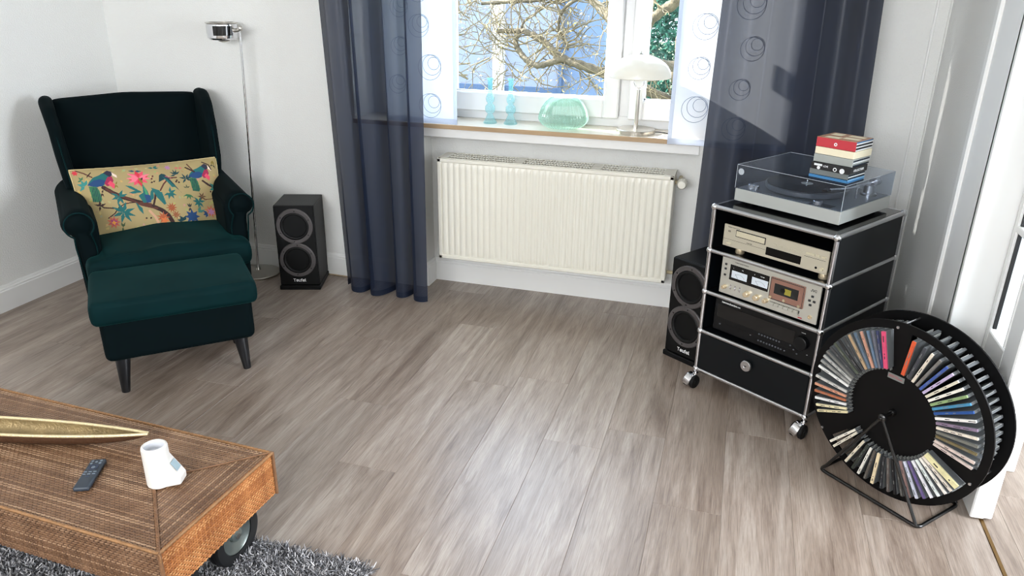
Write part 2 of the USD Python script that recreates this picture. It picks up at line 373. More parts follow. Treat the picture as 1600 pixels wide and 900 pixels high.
# thin cable duct and boxed corner beside the right curtain
tr = structure('trim_1', 'thin white cable duct running up the wall')
put(tr, 'duct', bx(.722, .732, YB - .008, YB, .134, ZC, .002), 'white_paint', False)
put(tr, 'corner_bead', bx(.774, .786, YB - .012, YB + .02, .134, ZC, .004), 'wall_paint', False)
# sill
si = structure('trim_2', 'wooden window sill board with a brown front edge')
mat('sill_top_glare', (232, 222, 206), .22, vary=((3., 60., 1.), .08))  # glare on the wooden top is put into its pale colour
mat('sill_edge', (178, 150, 116), .45, vary=((3., 3., 60.), .15))
put(si, 'sill_board', bx(WX0 + .0, WX1 - .0, 3.645, 3.90, .89, .91, .0015), 'sill_top_glare', False)
put(si, 'sill_edge', bx(WX0, WX1, 3.636, 3.645, .8885, .9105, .001), 'sill_edge', False, label='brown wooden front edge')
# window: three lights in a white frame
wi = structure('window_1', 'white framed window over the radiator')
FY0, FY1 = 3.885, 3.955
def vert(x0, x1, y0=FY0, y1=FY1, z0=WZ0, z1=WZ1, c=.004, name='frame_post'):
    put(wi, name, bx(x0, x1, y0, y1, z0, z1, c), 'upvc', False)
put(wi, 'frame_rail', bx(WX0, WX1, FY0 + .005, FY1, WZ0, .965, .004), 'upvc', False)
put(wi, 'frame_rail', bx(WX0, WX1, FY0, FY1, WZ1 - .07, WZ1, .004), 'upvc', False)
vert(WX0, -1.88); vert(-1.56, -1.52); vert(-.585, -.535, FY0 + .012, FY1); vert(-.27, WX1)
lights = [(-1.88, -1.56), (-1.52, -.585), (-.535, -.27)]
glassx = [(-1.82, -1.58), (-1.463, -.662), (-.462, -.285)]
for (a, b), (ga, gb) in zip(lights, glassx):
    y0, y1 = FY0 - .033, FY1 - .012
    s = wi + '/' + numbered(wi, 'sash'); UsdGeom.Xform.Define(stage, s)
    put(s, 'stile', bx(a, ga, y0, y1, .955, WZ1 - .06, .006), 'upvc', False)
    put(s, 'stile', bx(gb, b, y0, y1, .955, WZ1 - .06, .006), 'upvc', False)
    put(s, 'rail', bx(ga, gb, y0, y1, .955, 1.052, .006), 'upvc', False)
    put(s, 'rail', bx(ga, gb, y0, y1, WZ1 - .13, WZ1 - .06, .006), 'upvc', False)
    put(s, 'pane', bx(ga - .005, gb + .005, 3.908, 3.914, 1.045, WZ1 - .125), 'window_glass', False)
    mat_bead = cat([bx(ga, ga + .006, 3.893, 3.908, 1.052, WZ1 - .13), bx(gb - .006, gb, 3.893, 3.908, 1.052, WZ1 - .13), bx(ga, gb, 3.893, 3.908, 1.052, 1.058)])
    put(s, 'bead', mat_bead, 'white_paint', False)
put(wi, 'handle', cat([bx(-.605, -.58, 3.835, 3.853, 1.60, 1.69, .004), bx(-.600, -.586, 3.815, 3.84, 1.56, 1.67, .005)]), 'white_paint', False)
# door: casing and reveal, narrow glazed leaf that stays shut, far casing in the hall
dr = structure('trim_3', 'white door casing and lining')
put(dr, 'casing', bx(.758, .78, 2.645, 2.865, 0, 2.1, .003), 'white_paint', False)
put(dr, 'casing_moulding', bx(.748, .78, 2.865, 2.91, 0, 2.1, .006), 'white_paint', False)
put(dr, 'lining', bx(.758, .95, 2.63, 2.66, 0, 2.1, .002), 'white_paint', False)
put(dr, 'casing', bx(.758, .78, 1.15, 2.645, 2.05, 2.25, .003), 'white_paint', False)
put(dr, 'lining', bx(.758, .95, 1.15, 1.18, 0, 2.1, .002), 'white_paint', False)
put(dr, 'hall_casing', bx(1.05, 1.085, 2.66, 2.80, 0, 2.1, .003), 'white_paint', False)
do = structure('door_1', 'narrow white door leaf with glass panes and a raised lower panel')
DX0, DX1, DY0, DY1 = .866, .908, 2.33, 2.622
put(do, 'stile', bx(DX0, DX1, DY0, DY0 + .1, .006, 2.04, .004), 'white_paint', False)
put(do, 'rebate', bx(DX1 - .002, DX1 + .024, DY0 + .006, DY0 + .1, .006, 2.04, .004), 'white_paint', False)
put(do, 'stile', bx(DX0, DX1, DY1 - .03, DY1, .006, 2.04, .004), 'white_paint', False)
for z0, z1 in ((.006, .15), (.47, .555), (1.92, 2.04)):
    put(do, 'rail', bx(DX0, DX1, DY0 + .1, DY1 - .03, z0, z1, .003), 'white_paint', False)
ya, yb = DY0 + .1, DY1 - .03
put(do, 'lower_panel', bx(DX0 + .012, DX1 - .008, ya, yb, .15, .47, .002), 'white_paint', False)
put(do, 'panel_moulding', cat([bx(DX0 - .002, DX0 + .016, ya + .008, ya + .02, .162, .458, .004), bx(DX0 - .002, DX0 + .016, yb - .02, yb - .008, .162, .458, .004), bx(DX0 - .002, DX0 + .016, ya + .008, yb - .008, .162, .174, .004), bx(DX0 - .002, DX0 + .016, ya + .008, yb - .008, .446, .458, .004)]), 'white_paint', False)
mat('gasket', (22, 22, 22), .6)  # black strips beside the glass and along the leaf's edge
zc = .555
for k, z1 in enumerate((.90, 1.25, 1.60, 1.92)):
    put(do, 'pane', bx(DX0 + .018, DX0 + .022, ya, yb, zc + .01, z1 - .01), 'door_glass', False)
    put(do, 'gasket', cat([bx(DX0 + .004, DX0 + .014, y, y + .012, zc + .012, z1 - .012) for y in (ya + .006, yb - .018)]), 'gasket', False)
    put(do, 'bead', cat([bx(DX0 - .003, DX0 + .014, y, y + .009, zc + .008, z1 - .008, .002) for y in (ya, yb - .009)]), 'white_paint', False)
    if k < 3: put(do, 'muntin', bx(DX0 - .002, DX1, ya, yb, z1 - .011, z1 + .011, .003), 'white_paint', False)
    zc = z1
put(do, 'seal', bx(DX0 + .004, DX1, DY1 + .001, 2.63, .006, 2.04), 'gasket', False)

# ================================================================ outside
mat('render_pale', (138, 142, 162), .9); mat('render_blue', (108, 124, 148), .9); mat('render_mid', (78, 96, 122), .9)
mat('dark_glazing', (22, 60, 70), .15)
mat('lawn', (70, 84, 50), .95, vary=(1.5, .3))
mat('bark', (84, 74, 54), .9, vary=(18., .45), bump=(40., .01))
mat('twig', (108, 95, 68), .85, vary=(9., .3))
top_mesh('lawn', bx(-30, 30, 4.2, 40, -1.1, -1.0), 'lawn', 'green lawn below the window', None, False, kind='structure')
bd = thing('building', 'pale blue rendered neighbouring house behind the bare tree', 'building', (0, 15.5, -1.0))
put(bd, 'wall', bx(-14.0, -3.6, 0, 4, 0, 3.9), 'render_pale', False)
put(bd, 'corner_wall', bx(-3.6, -3.53, -.06, 4, 0, 3.9), 'render_mid', False)
put(bd, 'wall', bx(-3.53, -2.72, .12, 4, 0, 3.9), 'render_blue', False)
put(bd, 'pilaster', bx(-4.98, -4.74, -.12, .1, 0, 3.9), 'white_paint', False, label='white upright strip')  # plain white strip standing upright before the pale wall
put(bd, 'plinth', bx(-14.0, -3.6, -.03, 0, 0, .62), 'render_mid', False)
for x in (-8.6, -7.0):
    f = put(bd, 'window_frame', bx(x, x + 1.1, -.05, .05, 1.3, 2.6), 'white_paint', False)
    put(f, 'pane', bx(x + .08, x + 1.02, -.07, -.05, 1.38, 2.52), 'dark_glazing', False)
put(bd, 'roof', extr([(-14.4, 3.9), (-1.9, 3.9), (-2.6, 4.4), (-13.8, 4.4)], 4.2, 0).apply_transform(trimesh.transformations.rotation_matrix(PI / 2, (1, 0, 0))).apply_translation((0, 4.1, 0)), 'render_mid', False)
# bare tree with a few yellow leaves, between the house and the window
tree = thing('bare_tree', 'nearly bare lichen-grown tree with crossing branches outside the window', 'tree', (0, 0, 0))
def smooth_path(p, k=7, wob=.02, seed=0):
    p = np.array(p, float); g = np.random.default_rng(seed)
    t = np.linspace(0, len(p) - 1, (len(p) - 1) * k + 1); from scipy.interpolate import CubicSpline
    q = CubicSpline(np.arange(len(p)), p)(t)
    return q + wob * (meshkit.fbm(np.stack([t * .9 + seed, t * 0 + 1, t * 0], -1), 3, seed)[:, None] - .5) * g.normal(size=3)
branches = [
    ([(-.25, 6.9, -1.05), (-.32, 6.9, -.2), (-.42, 6.95, .45), (-.5, 6.9, .9), (-.45, 6.75, 1.6), (-.5, 6.7, 2.6)], .15, .07, 'trunk'),
    ([(-.45, 6.95, .55), (-.82, 7.0, .72), (-1.21, 7.08, .84), (-1.47, 7.15, .90), (-1.64, 7.22, .94), (-1.77, 7.3, 1.01), (-1.87, 7.38, 1.07), (-2.03, 7.45, 1.14), (-2.14, 7.52, 1.16), (-2.4, 7.6, 1.15)], .05, .024, 'branch'),
    ([(-1.61, 7.2, .935), (-1.75, 7.17, .90), (-1.89, 7.23, .87), (-2.02, 7.3, .91), (-2.12, 7.37, .99), (-2.17, 7.43, 1.06), (-2.15, 7.5, 1.14)], .032, .026, 'branch'),
    ([(-.46, 6.75, .95), (-.96, 6.8, 1.09), (-1.18, 6.93, 1.32), (-1.3, 7.07, 1.41), (-1.45, 7.2, 1.48), (-1.69, 7.33, 1.5), (-1.9, 7.47, 1.46), (-2.16, 7.6, 1.43), (-2.6, 7.7, 1.4)], .045, .018, 'branch'),
    ([(-.9, 6.7, .98), (-.79, 6.5, 1.3), (-.67, 6.4, 1.4), (-.55, 6.3, 1.51), (-.46, 6.2, 1.9), (-.4, 6.1, 2.6)], .035, .05, 'branch'),
    ([(-1.45, 7.2, 1.48), (-1.68, 7.3, 1.36), (-1.72, 7.35, 1.2), (-1.66, 7.4, 1.08), (-1.64, 7.4, 1.0)], .017, .008, 'branch'),
    ([(-2.14, 7.52, 1.16), (-2.02, 7.5, 1.3), (-1.86, 7.5, 1.42), (-1.75, 7.5, 1.62)], .012, .008, 'branch'),
]
tw = []
tg = np.random.default_rng(11)
def twig(p, d, L, r, depth):
    n = 5; pts = [p]; q = p.copy(); dd = d.copy()
    for _ in range(n):
        dd = dd + tg.normal(size=3) * .28; dd[2] += .04; dd /= np.linalg.norm(dd)
        q = q + dd * L / n; pts.append(q.copy())
    tw.append(tube(pts, np.linspace(r, r * .45, n + 1), 4))
    if depth:
        for k in range(tg.integers(2, 4)):
            i = tg.integers(1, n); twig(np.array(pts[i]), dd * .5 + tg.normal(size=3) * .7, L * .62, r * .6, depth - 1)
for i, (p, r0, r1, nm) in enumerate(branches):
    q = smooth_path(p, 7, .03, i)
    put(tree, nm, tube(q, np.linspace(r0, r1, len(q)) * (1 + .12 * np.sin(np.arange(len(q)) * 1.9)), 10), 'bark', True)
    if i:
        for k in range(16 if i < 4 else 9):
            j = tg.integers(2, len(q)); d = tg.normal(size=3); d[1] *= .6
            twig(q[j].copy(), d / np.linalg.norm(d), tg.uniform(.3, .75), .0085, 2)
for k in range(90):     # the crown goes on to the left, a haze of twigs
    p = np.array([tg.uniform(-4.0, -2.1), tg.uniform(7.2, 8.6), tg.uniform(.3, 1.75)])
    d = np.array([-1.0, .2, .25]) + tg.normal(size=3) * .8
    twig(p, d / np.linalg.norm(d), tg.uniform(.4, .8), .008, 2)
put(tree, 'twigs', cat(tw), 'twig', False, kind='stuff')
def leaf_cloud(pts, size, g):
    v, f = [], []
    for p in pts:
        a = g.normal(size=3); a /= np.linalg.norm(a); b = np.cross(a, g.normal(size=3)); b /= np.linalg.norm(b)
        s = size * g.uniform(.6, 1.3); k = len(v)
        v += [p - a * s, p + b * s * .45, p + a * s, p - b * s * .45]; f += [(k, k + 1, k + 2), (k, k + 2, k + 3)]
    return trimesh.Trimesh(np.array(v), np.array(f), process=False)
def leaf_mat(name, col):
    M[name] = usdkit.material(stage, '/World/Looks/' + name, {'d': ('diffuse_bsdf', {'color': lin(col)}), 't': ('translucent_bsdf', {'color': lin(col)}), 'm': ('mix_closure', {'fac': .4})},
                              [('d.BSDF', 'm.closure1'), ('t.BSDF', 'm.closure2')], surface='m.closure')
leaf_mat('autumn_leaf', (206, 186, 120)); leaf_mat('needle_green', (52, 92, 78)); leaf_mat('shrub_green', (72, 104, 84))
ends_ = np.array([t.vertices[-1] for t in tw])
put(tree, 'leaves', leaf_cloud(ends_[tg.random(len(ends_)) < .38], .016, tg), 'autumn_leaf', False, kind='stuff')
# evergreen hedge and conifer on the right
g2 = np.random.default_rng(5)
cn = thing('conifer', 'dark green conifer standing behind the tree at the right of the window', 'tree', (-.75, 11.2, -1.0))
put(cn, 'trunk', cyl((0, 0, 0), (0, 0, 3.4), .12, 10, .03), 'bark', True)
P = []
while len(P) < 26000:
    z = g2.uniform(.05, 4.2); r = 1.22 * (1 - (z / 4.6) ** 2) * math.sqrt(g2.uniform(.35, 1)); t = g2.uniform(0, 2 * PI)
    P.append((r * math.cos(t) * 1.0, r * math.sin(t), z))
put(cn, 'foliage', leaf_cloud(np.array(P), .05, g2), 'needle_green', False, kind='stuff')
sh = thing('shrub', 'grey-green shrub in front of the conifer', 'shrub', (.1, 8.6, -1.0))
put(sh, 'stem', cyl((0, 0, 0), (0, 0, .9), .03, 8, .015), 'bark', True)
P = g2.normal(size=(6000, 3)) * (.36, .28, .32) + (0, 0, 1.0)
P = P[(P[:, 2] > .05) & (np.abs(P[:, 1]) < .8) & (np.abs(P[:, 0]) < .9)]
put(sh, 'foliage', leaf_cloud(P, .03, g2), 'shrub_green', False, kind='stuff')

# ================================================================ curtains
def curtain(name, label, xt, xb, z0, z1, y, folds, amp, seed, mt, cat_, nu=260, nv=40, wob=.2):
    g = np.random.default_rng(seed); ph = g.uniform(0, 6, 4)
    def f(u, v):
        x = (xb[0] + (xb[1] - xb[0]) * u) * (1 - v) + (xt[0] + (xt[1] - xt[0]) * u) * v
        uu = u + .018 * np.sin(2 * PI * u * 2.3 + ph[0]) + .008 * (1 - v) * np.sin(7 * u + ph[1])
        a = 2 * PI * folds * uu
        s = np.sin(a) + .14 * np.sin(2 * a + ph[2]) + wob * np.sin(.43 * a + ph[3] + v * .8)
        yy = y + amp * (.85 + .3 * (1 - v)) * s
        x = x + amp * .35 * np.cos(a)
        return np.stack([x, yy, z0 + (z1 - z0) * v + .004 * np.sin(a + 1) * (1 - v)], -1)
    th = thing(name, label, cat_, group='dark blue curtains at the window')
    put(th, 'panel', grid(nu, nv, f), mt, True)
    bot = f(np.linspace(0, 1, nu), np.zeros(nu))
    put(th, 'hem', grid(nu, 4, lambda u, v: f(u, v * .012 / 1.0) + np.stack([0 * u, -.0022 + 0 * u, 0 * u], -1)), mt, True)
    return th
curtain('curtain', 'left dark blue floor-length curtain beside the small loudspeaker', (-2.065, -1.46), (-1.985, -1.475), .012, 2.56, 3.465, 3.9, .045, 2, 'navy_curtain', 'curtain')
curtain('curtain', 'right dark blue floor-length curtain behind the record player', (-.115, .475), (-.165, .56), .012, 2.56, 3.468, 3.6, .045, 8, 'navy_curtain', 'curtain')
rod = thing('curtain_rod', 'white curtain rail above the window', 'curtain rail')
put(rod, 'rail', bx(-2.3, .75, 3.44, 3.60, 2.565, 2.60, .004), 'white_paint', False)
mat('embroidery', (146, 160, 184), .8)
def sheer(label, x0, x1, z0, y, hem_side):
    th = thing('sheer_panel', label, 'sheer curtain', group='translucent panels at the window')
    put(th, 'panel', grid(60, 30, lambda u, v: np.stack([x0 + (x1 - x0) * u, y + .006 * np.sin(u * 9), z0 + (2.56 - z0) * v], -1)), 'sheer', True)
    put(th, 'bottom_hem', bx(x0, x1, y - .004, y + .004, z0, z0 + .028, .001), 'sheer', False)
    xs = x1 - .018 if hem_side > 0 else x0
    put(th, 'side_hem', bx(xs, xs + .018, y - .003, y + .003, z0, 2.56, .001), 'sheer', False)
    g = np.random.default_rng(int(abs(x0) * 100)); z = z0 + .10; k = 0
    t = np.linspace(0, 2 * PI, 49)[:-1]
    while z < 2.3:
        cx = x0 + (x1 - x0) * (.22 if k % 2 else .6) + g.uniform(-.03, .03); R = g.uniform(.034, .05)
        rings = [tube(np.stack([cx + ox + rr * np.cos(t), 0 * t + y - .0075, z + oz + rr * np.sin(t)], -1), .0011, 4, True) for rr, ox, oz in ((R, 0, 0), (R * .62, R * .2, .008), (R * 1.25, -R * .25, -.012)) if x0 < cx + ox - rr and cx + ox + rr < x1]
        if rings: put(th, 'embroidered_circle', cat(rings), 'embroidery', True)
        z += g.uniform(.075, .10); k += 1
sheer('left translucent white window panel with embroidered circles', -1.745, -1.358, .917, 3.620, 1)
sheer('right translucent white window panel with embroidered circles, half behind the dark curtain', -.307, .222, .893, 3.620, -1)

# ================================================================ radiator
ra = thing('radiator', 'cream panel radiator under the window', 'radiator')
RX0, RX1, RY0, RY1, RZ0, RZ1 = -1.466, -.256, 3.60, 3.752, .198, .743
xs = np.linspace(RX0 + .02, RX1 - .02, 36 * 8 + 1)
ph = (xs - xs[0]) / (xs[-1] - xs[0]) * 36
prof = .0075 * np.clip(1.6 * np.sin(ph % 1 * PI) - .35, 0, 1) ** .8
def front(u, v):
    z = RZ0 + .018 + (RZ1 - RZ0 - .036) * v
    fade = np.clip(np.minimum(v, 1 - v) / .045, 0, 1) ** .7
    d = np.interp(RX0 + .02 + (RX1 - RX0 - .04) * u, xs, prof)
    return np.stack([RX0 + .02 + (RX1 - RX0 - .04) * u, RY0 + .010 - d * fade, z], -1)
put(ra, 'fluted_panel', grid(len(xs), 41, front), 'radiator_enamel', 40)
put(ra, 'rim', cat([bx(RX0, RX1, RY0 + .001, RY0 + .022, RZ1 - .02, RZ1, .004), bx(RX0, RX1, RY0 + .001, RY0 + .022, RZ0, RZ0 + .02, .004), bx(RX0, RX0 + .021, RY0 + .001, RY0 + .022, RZ0, RZ1, .004), bx(RX1 - .021, RX1, RY0 + .001, RY0 + .022, RZ0, RZ1, .004)]), 'radiator_enamel', False)
put(ra, 'back_panel', bx(RX0 + .01, RX1 - .01, RY1 - .02, RY1, RZ0, RZ1 - .012, .004), 'radiator_enamel', False)
put(ra, 'side_cover', bx(RX0, RX0 + .004, RY0 + .012, RY1, RZ0 + .01, RZ1 + .002, .001), 'radiator_enamel', False)
put(ra, 'side_cover', bx(RX1 - .004, RX1, RY0 + .012, RY1, RZ0 + .01, RZ1 + .002, .001), 'radiator_enamel', False)
mat('convector', (52, 51, 49), .7)
put(ra, 'convector', cat([bx(x, x + .002, RY0 + .03, RY1 - .03, RZ0 + .03, RZ1 - .03) for x in np.arange(RX0 + .03, RX1 - .03, .012)]), 'convector', False, kind='stuff')
ycut = np.linspace(RY0 + .02, RY1, 4)
bars = [bx(RX0, RX1, y - .0022, y + .0022, RZ1 - .004, RZ1 + .0015) for y in ycut]
bars += [bx(x, x + .0024, RY0 + .02, RY1, RZ1 - .0035, RZ1 + .001) for x in np.arange(RX0 + .012, RX1 - .01, .0145)]
bars += [bx(x, x + .05, RY0 + .02, RY1, RZ1 - .0037, RZ1 + .0012) for x in (RX0, RX0 + .40, RX0 + .80, RX1 - .05)]
put(ra, 'top_grille', cat(bars), 'radiator_enamel', False, kind='stuff')
for p_, q_ in (((RX1 - .002, 3.675, .70), (RX1 + .02, 3.675, .70)), ((RX1 - .002, 3.675, .235), (RX1 + .05, 3.675, .235)), ((RX1 + .05, 3.675, .235), (RX1 + .05, 3.79, .235)), ((RX1 + .02, 3.675, .70), (RX1 + .02, 3.79, .70))):
    put(ra, 'pipe', cyl(p_, q_, .009), 'brass_valve', True)
vv = put(ra, 'valve', cyl((RX1 + .012, 3.675, .70), (RX1 + .03, 3.675, .70), .014, 8), 'brass_valve', 30)
kn = lathe([(0, 0), (.019, 0), (.021, .006), (.024, .03), (.024, .05), (.018, .062), (0, .064)], 24)
kn = cat([kn] + [RZ(bx(.0225, .0255, -.0022, .0022, .012, .048, .001), a) for a in np.arange(0, 2 * PI, PI / 8)])
put(vv, 'thermostat_head', T(RX(kn, PI / 2 + .0), RX1 + .035, 3.685, .70), 'radiator_enamel', 30, label='cream round thermostat head')

# ================================================================ on the window sill
ZS = .91
def candle_glass(x, y, label):
    o = thing('glass_candleholder', label, 'candleholder', (x, y, ZS), 0, 'pair of glass candleholders')
    pr = [(0, 0), (.034, 0), (.036, .004), (.031, .012), (.021, .03), (.016, .042), (.013, .048), (.022, .056), (.0265, .07), (.025, .086), (.015, .098), (.0125, .102), (.020, .110), (.0225, .124), (.019, .138), (.013, .148), (.0125, .16), (.0125, .20), (.0135, .214), (.019, .222), (.019, .228)]
    inner = [(.0155, .228), (.0105, .214), (.0095, .165), (0, .160)]
    put(o, 'body', lathe(pr[:-2] + [(.0135, .216), (.011, .216), (.010, .168), (0, .164)], 36), 'aqua_glass', 50)
    put(o, 'rim', lathe([(.011, .216), (.0135, .2155), (.019, .222), (.0195, .228), (.0175, .2285), (.011, .217)], 36), 'aqua_glass', 50)
candle_glass(-1.232, 3.772, 'left one of two tall aqua glass candleholders on the sill')
candle_glass(-1.124, 3.780, 'right one of two tall aqua glass candleholders on the sill, next to the bowl')
bo = thing('ribbed_vase', 'wide ribbed mint-green glass vase on the window sill', 'vase', (-.842, 3.765, ZS))
pr = np.array([(0, .002), (.062, .002), (.084, .005), (.110, .020), (.122, .040), (.123, .055), (.117, .080), (.107, .104), (.095, .124), (.080, .139), (.066, .146), (.058, .149)])
def ribbed(pr, amp, n=240, k=60):
    t = np.arange(n) / n * 2 * PI; V = []
    pr = np.array(pr); zz = np.linspace(0, 1, 26); s = np.r_[0, np.cumsum(np.hypot(*np.diff(pr, axis=0).T))]; s /= s[-1]
    R, Z = np.interp(zz, s, pr[:, 0]), np.interp(zz, s, pr[:, 1])
    w = np.clip(zz * 3 - .6, 0, 1)
    r = R[None] * (1 + amp * w[None] * np.cos(k * t)[:, None] / .1)
    v = np.stack([r * np.cos(t)[:, None], r * np.sin(t)[:, None], np.broadcast_to(Z, r.shape)], -1)
    return v
vo, vi = ribbed(pr, .0034, 288, 44), ribbed(np.maximum(pr - (.004, -.004), 0), .0, 288, 44)
vi = vi[:, ::-1]
vv_ = np.concatenate([vo, vi[:, :6]], 1); n_, k_ = vv_.shape[:2]
ii = np.arange(n_)[:, None]; jj = np.arange(k_ - 1)[None]; i2 = (ii + 1) % n_
q = np.stack(np.broadcast_arrays(ii * k_ + jj, i2 * k_ + jj, i2 * k_ + jj + 1, ii * k_ + jj + 1), -1).reshape(-1, 4)
bm = trimesh.Trimesh(vv_.reshape(-1, 3), np.vstack([q[:, :3], q[:, [0, 2, 3]]]), process=False)
put(bo, 'bowl', bm, 'mint_glass', True)
lp = thing('table_lamp', 'small table lamp with white dome shade and brushed steel foot on the sill', 'lamp', (-.476, 3.762, ZS))
put(lp, 'foot', lathe([(0, 0), (.094, 0), (.095, .003), (.095, .018), (.092, .021), (0, .022)], 56), 'brushed', 40)
put(lp, 'stem', cyl((0, 0, .021), (0, 0, .205), .0095, 20), 'brushed', True)
put(lp, 'collar', lathe([(0, .2), (.0085, .2), (.0085, .208), (.004, .212), (.004, .218), (0, .218)], 20), 'chrome', True)
t = np.linspace(0, 2 * PI, 41)[:-1]
put(lp, 'ring', tube(np.stack([.024 * np.cos(t), 0 * t, .246 + .030 * np.sin(t)], -1), .0028, 8, True), 'chrome', True)
put(lp, 'bulb_holder', cyl((0, 0, .262), (0, 0, .30), .008, 14), 'chrome', True)
M['opal'] = usdkit.material(stage, '/World/Looks/opal', {'d': ('principled_bsdf', {'base_color': lin((250, 249, 245)), 'roughness': .25}), 'l': ('translucent_bsdf', {'color': lin((252, 250, 244))}), 'm': ('mix_closure', {'fac': .45})}, [('d.BSDF', 'm.closure1'), ('l.BSDF', 'm.closure2')], surface='m.closure')
R, h = .150, .102
arc = [(R * math.cos(a), .268 + h * math.sin(a)) for a in np.linspace(0, PI / 2 - .06, 18)]
arc2 = [(r * .975, z - .003) for r, z in arc[::-1]]
put(lp, 'shade', lathe(arc + arc2 + [arc[0]], 64), 'opal', 40)
put(lp, 'finial', lathe([(.014, .369), (.014, .374), (.005, .377), (.004, .386), (0, .388)], 20), 'chrome', True)
put(lp, 'cord', tube(smooth_path([(.093, .02, .006), (.13, .03, .004), (.17, .01, .004), (.24, .03, .004)], 6, 0, 1), .0022, 6), 'black_rubber', True)
# ================================================================ wing chair
mat('black_wood', (13, 15, 19), .35)
CH, CR = (-2.735, 2.99, 0), .84
ch = thing('wing_chair', 'dark green velvet wing armchair in the corner', 'armchair', CH, CR)
def hull(items): return spheres_hull(items, 18)
def both(items): return [(-x, y, z, r) for x, y, z, r in items]
put(ch, 'seat_base', rbox(-.345, .345, -.40, .40, .15, .34, .03), 'velvet_shaded', True)
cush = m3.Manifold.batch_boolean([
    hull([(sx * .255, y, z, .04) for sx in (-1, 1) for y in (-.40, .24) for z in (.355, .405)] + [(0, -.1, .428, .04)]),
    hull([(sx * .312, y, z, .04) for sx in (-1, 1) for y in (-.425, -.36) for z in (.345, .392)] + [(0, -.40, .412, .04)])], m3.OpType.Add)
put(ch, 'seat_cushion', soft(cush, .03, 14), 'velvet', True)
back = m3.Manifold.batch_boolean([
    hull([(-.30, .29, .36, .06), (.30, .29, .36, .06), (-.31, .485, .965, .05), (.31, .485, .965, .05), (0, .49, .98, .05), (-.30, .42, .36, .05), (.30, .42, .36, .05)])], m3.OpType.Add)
put(ch, 'backrest', soft(back, .035, 10), 'velvet_shaded', True)
for sgn, nm in ((-1, 'l'), (1, 'r')):
    F = (lambda it: it) if sgn > 0 else both
    arm = m3.Manifold.batch_boolean([
        hull(F([(.305, -.295, .20, .03), (.335, -.295, .20, .03), (.30, -.30, .56, .03), (.345, -.30, .56, .03), (.305, .30, .20, .03), (.335, .30, .20, .03), (.30, .30, .56, .03), (.34, .30, .56, .03)])),
        hull(F([(.342, -.29, .578, .060), (.342, .30, .592, .056)])),
        hull(F([(.362, -.285, .565, .052), (.36, .30, .58, .05), (.342, .30, .592, .05), (.342, -.285, .57, .05)]))], m3.OpType.Add)
    a = put(ch, 'armrest', soft(arm, .025, 8), 'velvet_shaded', True)
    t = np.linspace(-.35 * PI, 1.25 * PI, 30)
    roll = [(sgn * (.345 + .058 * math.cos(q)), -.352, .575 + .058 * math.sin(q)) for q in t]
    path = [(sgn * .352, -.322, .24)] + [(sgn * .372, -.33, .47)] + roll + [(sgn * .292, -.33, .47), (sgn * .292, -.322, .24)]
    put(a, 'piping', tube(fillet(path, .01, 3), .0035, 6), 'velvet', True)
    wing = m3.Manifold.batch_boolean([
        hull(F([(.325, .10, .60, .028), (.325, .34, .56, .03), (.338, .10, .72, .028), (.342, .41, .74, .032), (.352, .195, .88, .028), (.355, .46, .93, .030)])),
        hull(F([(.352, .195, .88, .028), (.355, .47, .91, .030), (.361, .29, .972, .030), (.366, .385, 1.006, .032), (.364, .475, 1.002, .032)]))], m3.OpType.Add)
    w = put(ch, 'wing', soft(wing, .025, 10), 'velvet_shaded', True)
    edge = [(sgn * .325, .072, .60), (sgn * .338, .072, .72), (sgn * .352, .167, .88), (sgn * .361, .272, .972), (sgn * .366, .385, 1.024), (sgn * .364, .47, 1.024)]
    put(w, 'piping', tube(smooth_path(edge, 6, 0, 0), .0035, 6), 'velvet', True)
for x, y in ((-.28, -.34), (.28, -.34), (-.28, .34), (.28, .34)):
    put(ch, 'leg', cyl((x * 1.05, y * 1.05, 0), (x, y, .17), .014, 16, .024), 'black_wood', True)

# ================================================================ footstool
ot = thing('footstool', 'dark green velvet footstool with black tapered legs in front of the armchair', 'footstool', (-2.21, 2.444, 0), .763)
W, D = .627, .428
box_ = hull([(sx * (W / 2 - .055), sy * (D / 2 - .055), z, .03) for sx in (-1, 1) for sy in (-1, 1) for z in (.185, .32)])
put(ot, 'body', soft(box_, .03, 4), 'velvet_shaded', True)
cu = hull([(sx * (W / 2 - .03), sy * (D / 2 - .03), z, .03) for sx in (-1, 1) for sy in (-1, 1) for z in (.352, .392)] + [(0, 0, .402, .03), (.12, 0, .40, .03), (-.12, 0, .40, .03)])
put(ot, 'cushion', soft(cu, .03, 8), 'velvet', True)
put(ot, 'piping', tube(fillet([(-W / 2 + .03, -D / 2 + .022, .338), (W / 2 - .03, -D / 2 + .022, .338)], .01), .004, 6), 'velvet', True)
for sx in (-1, 1):
    for sy in (-1, 1):
        x, y = sx * (W / 2 - .085), sy * (D / 2 - .085)
        put(ot, 'leg', cyl((x + sx * .012, y + sy * .012, 0), (x, y, .17), .016, 20, .031), 'black_wood', True)

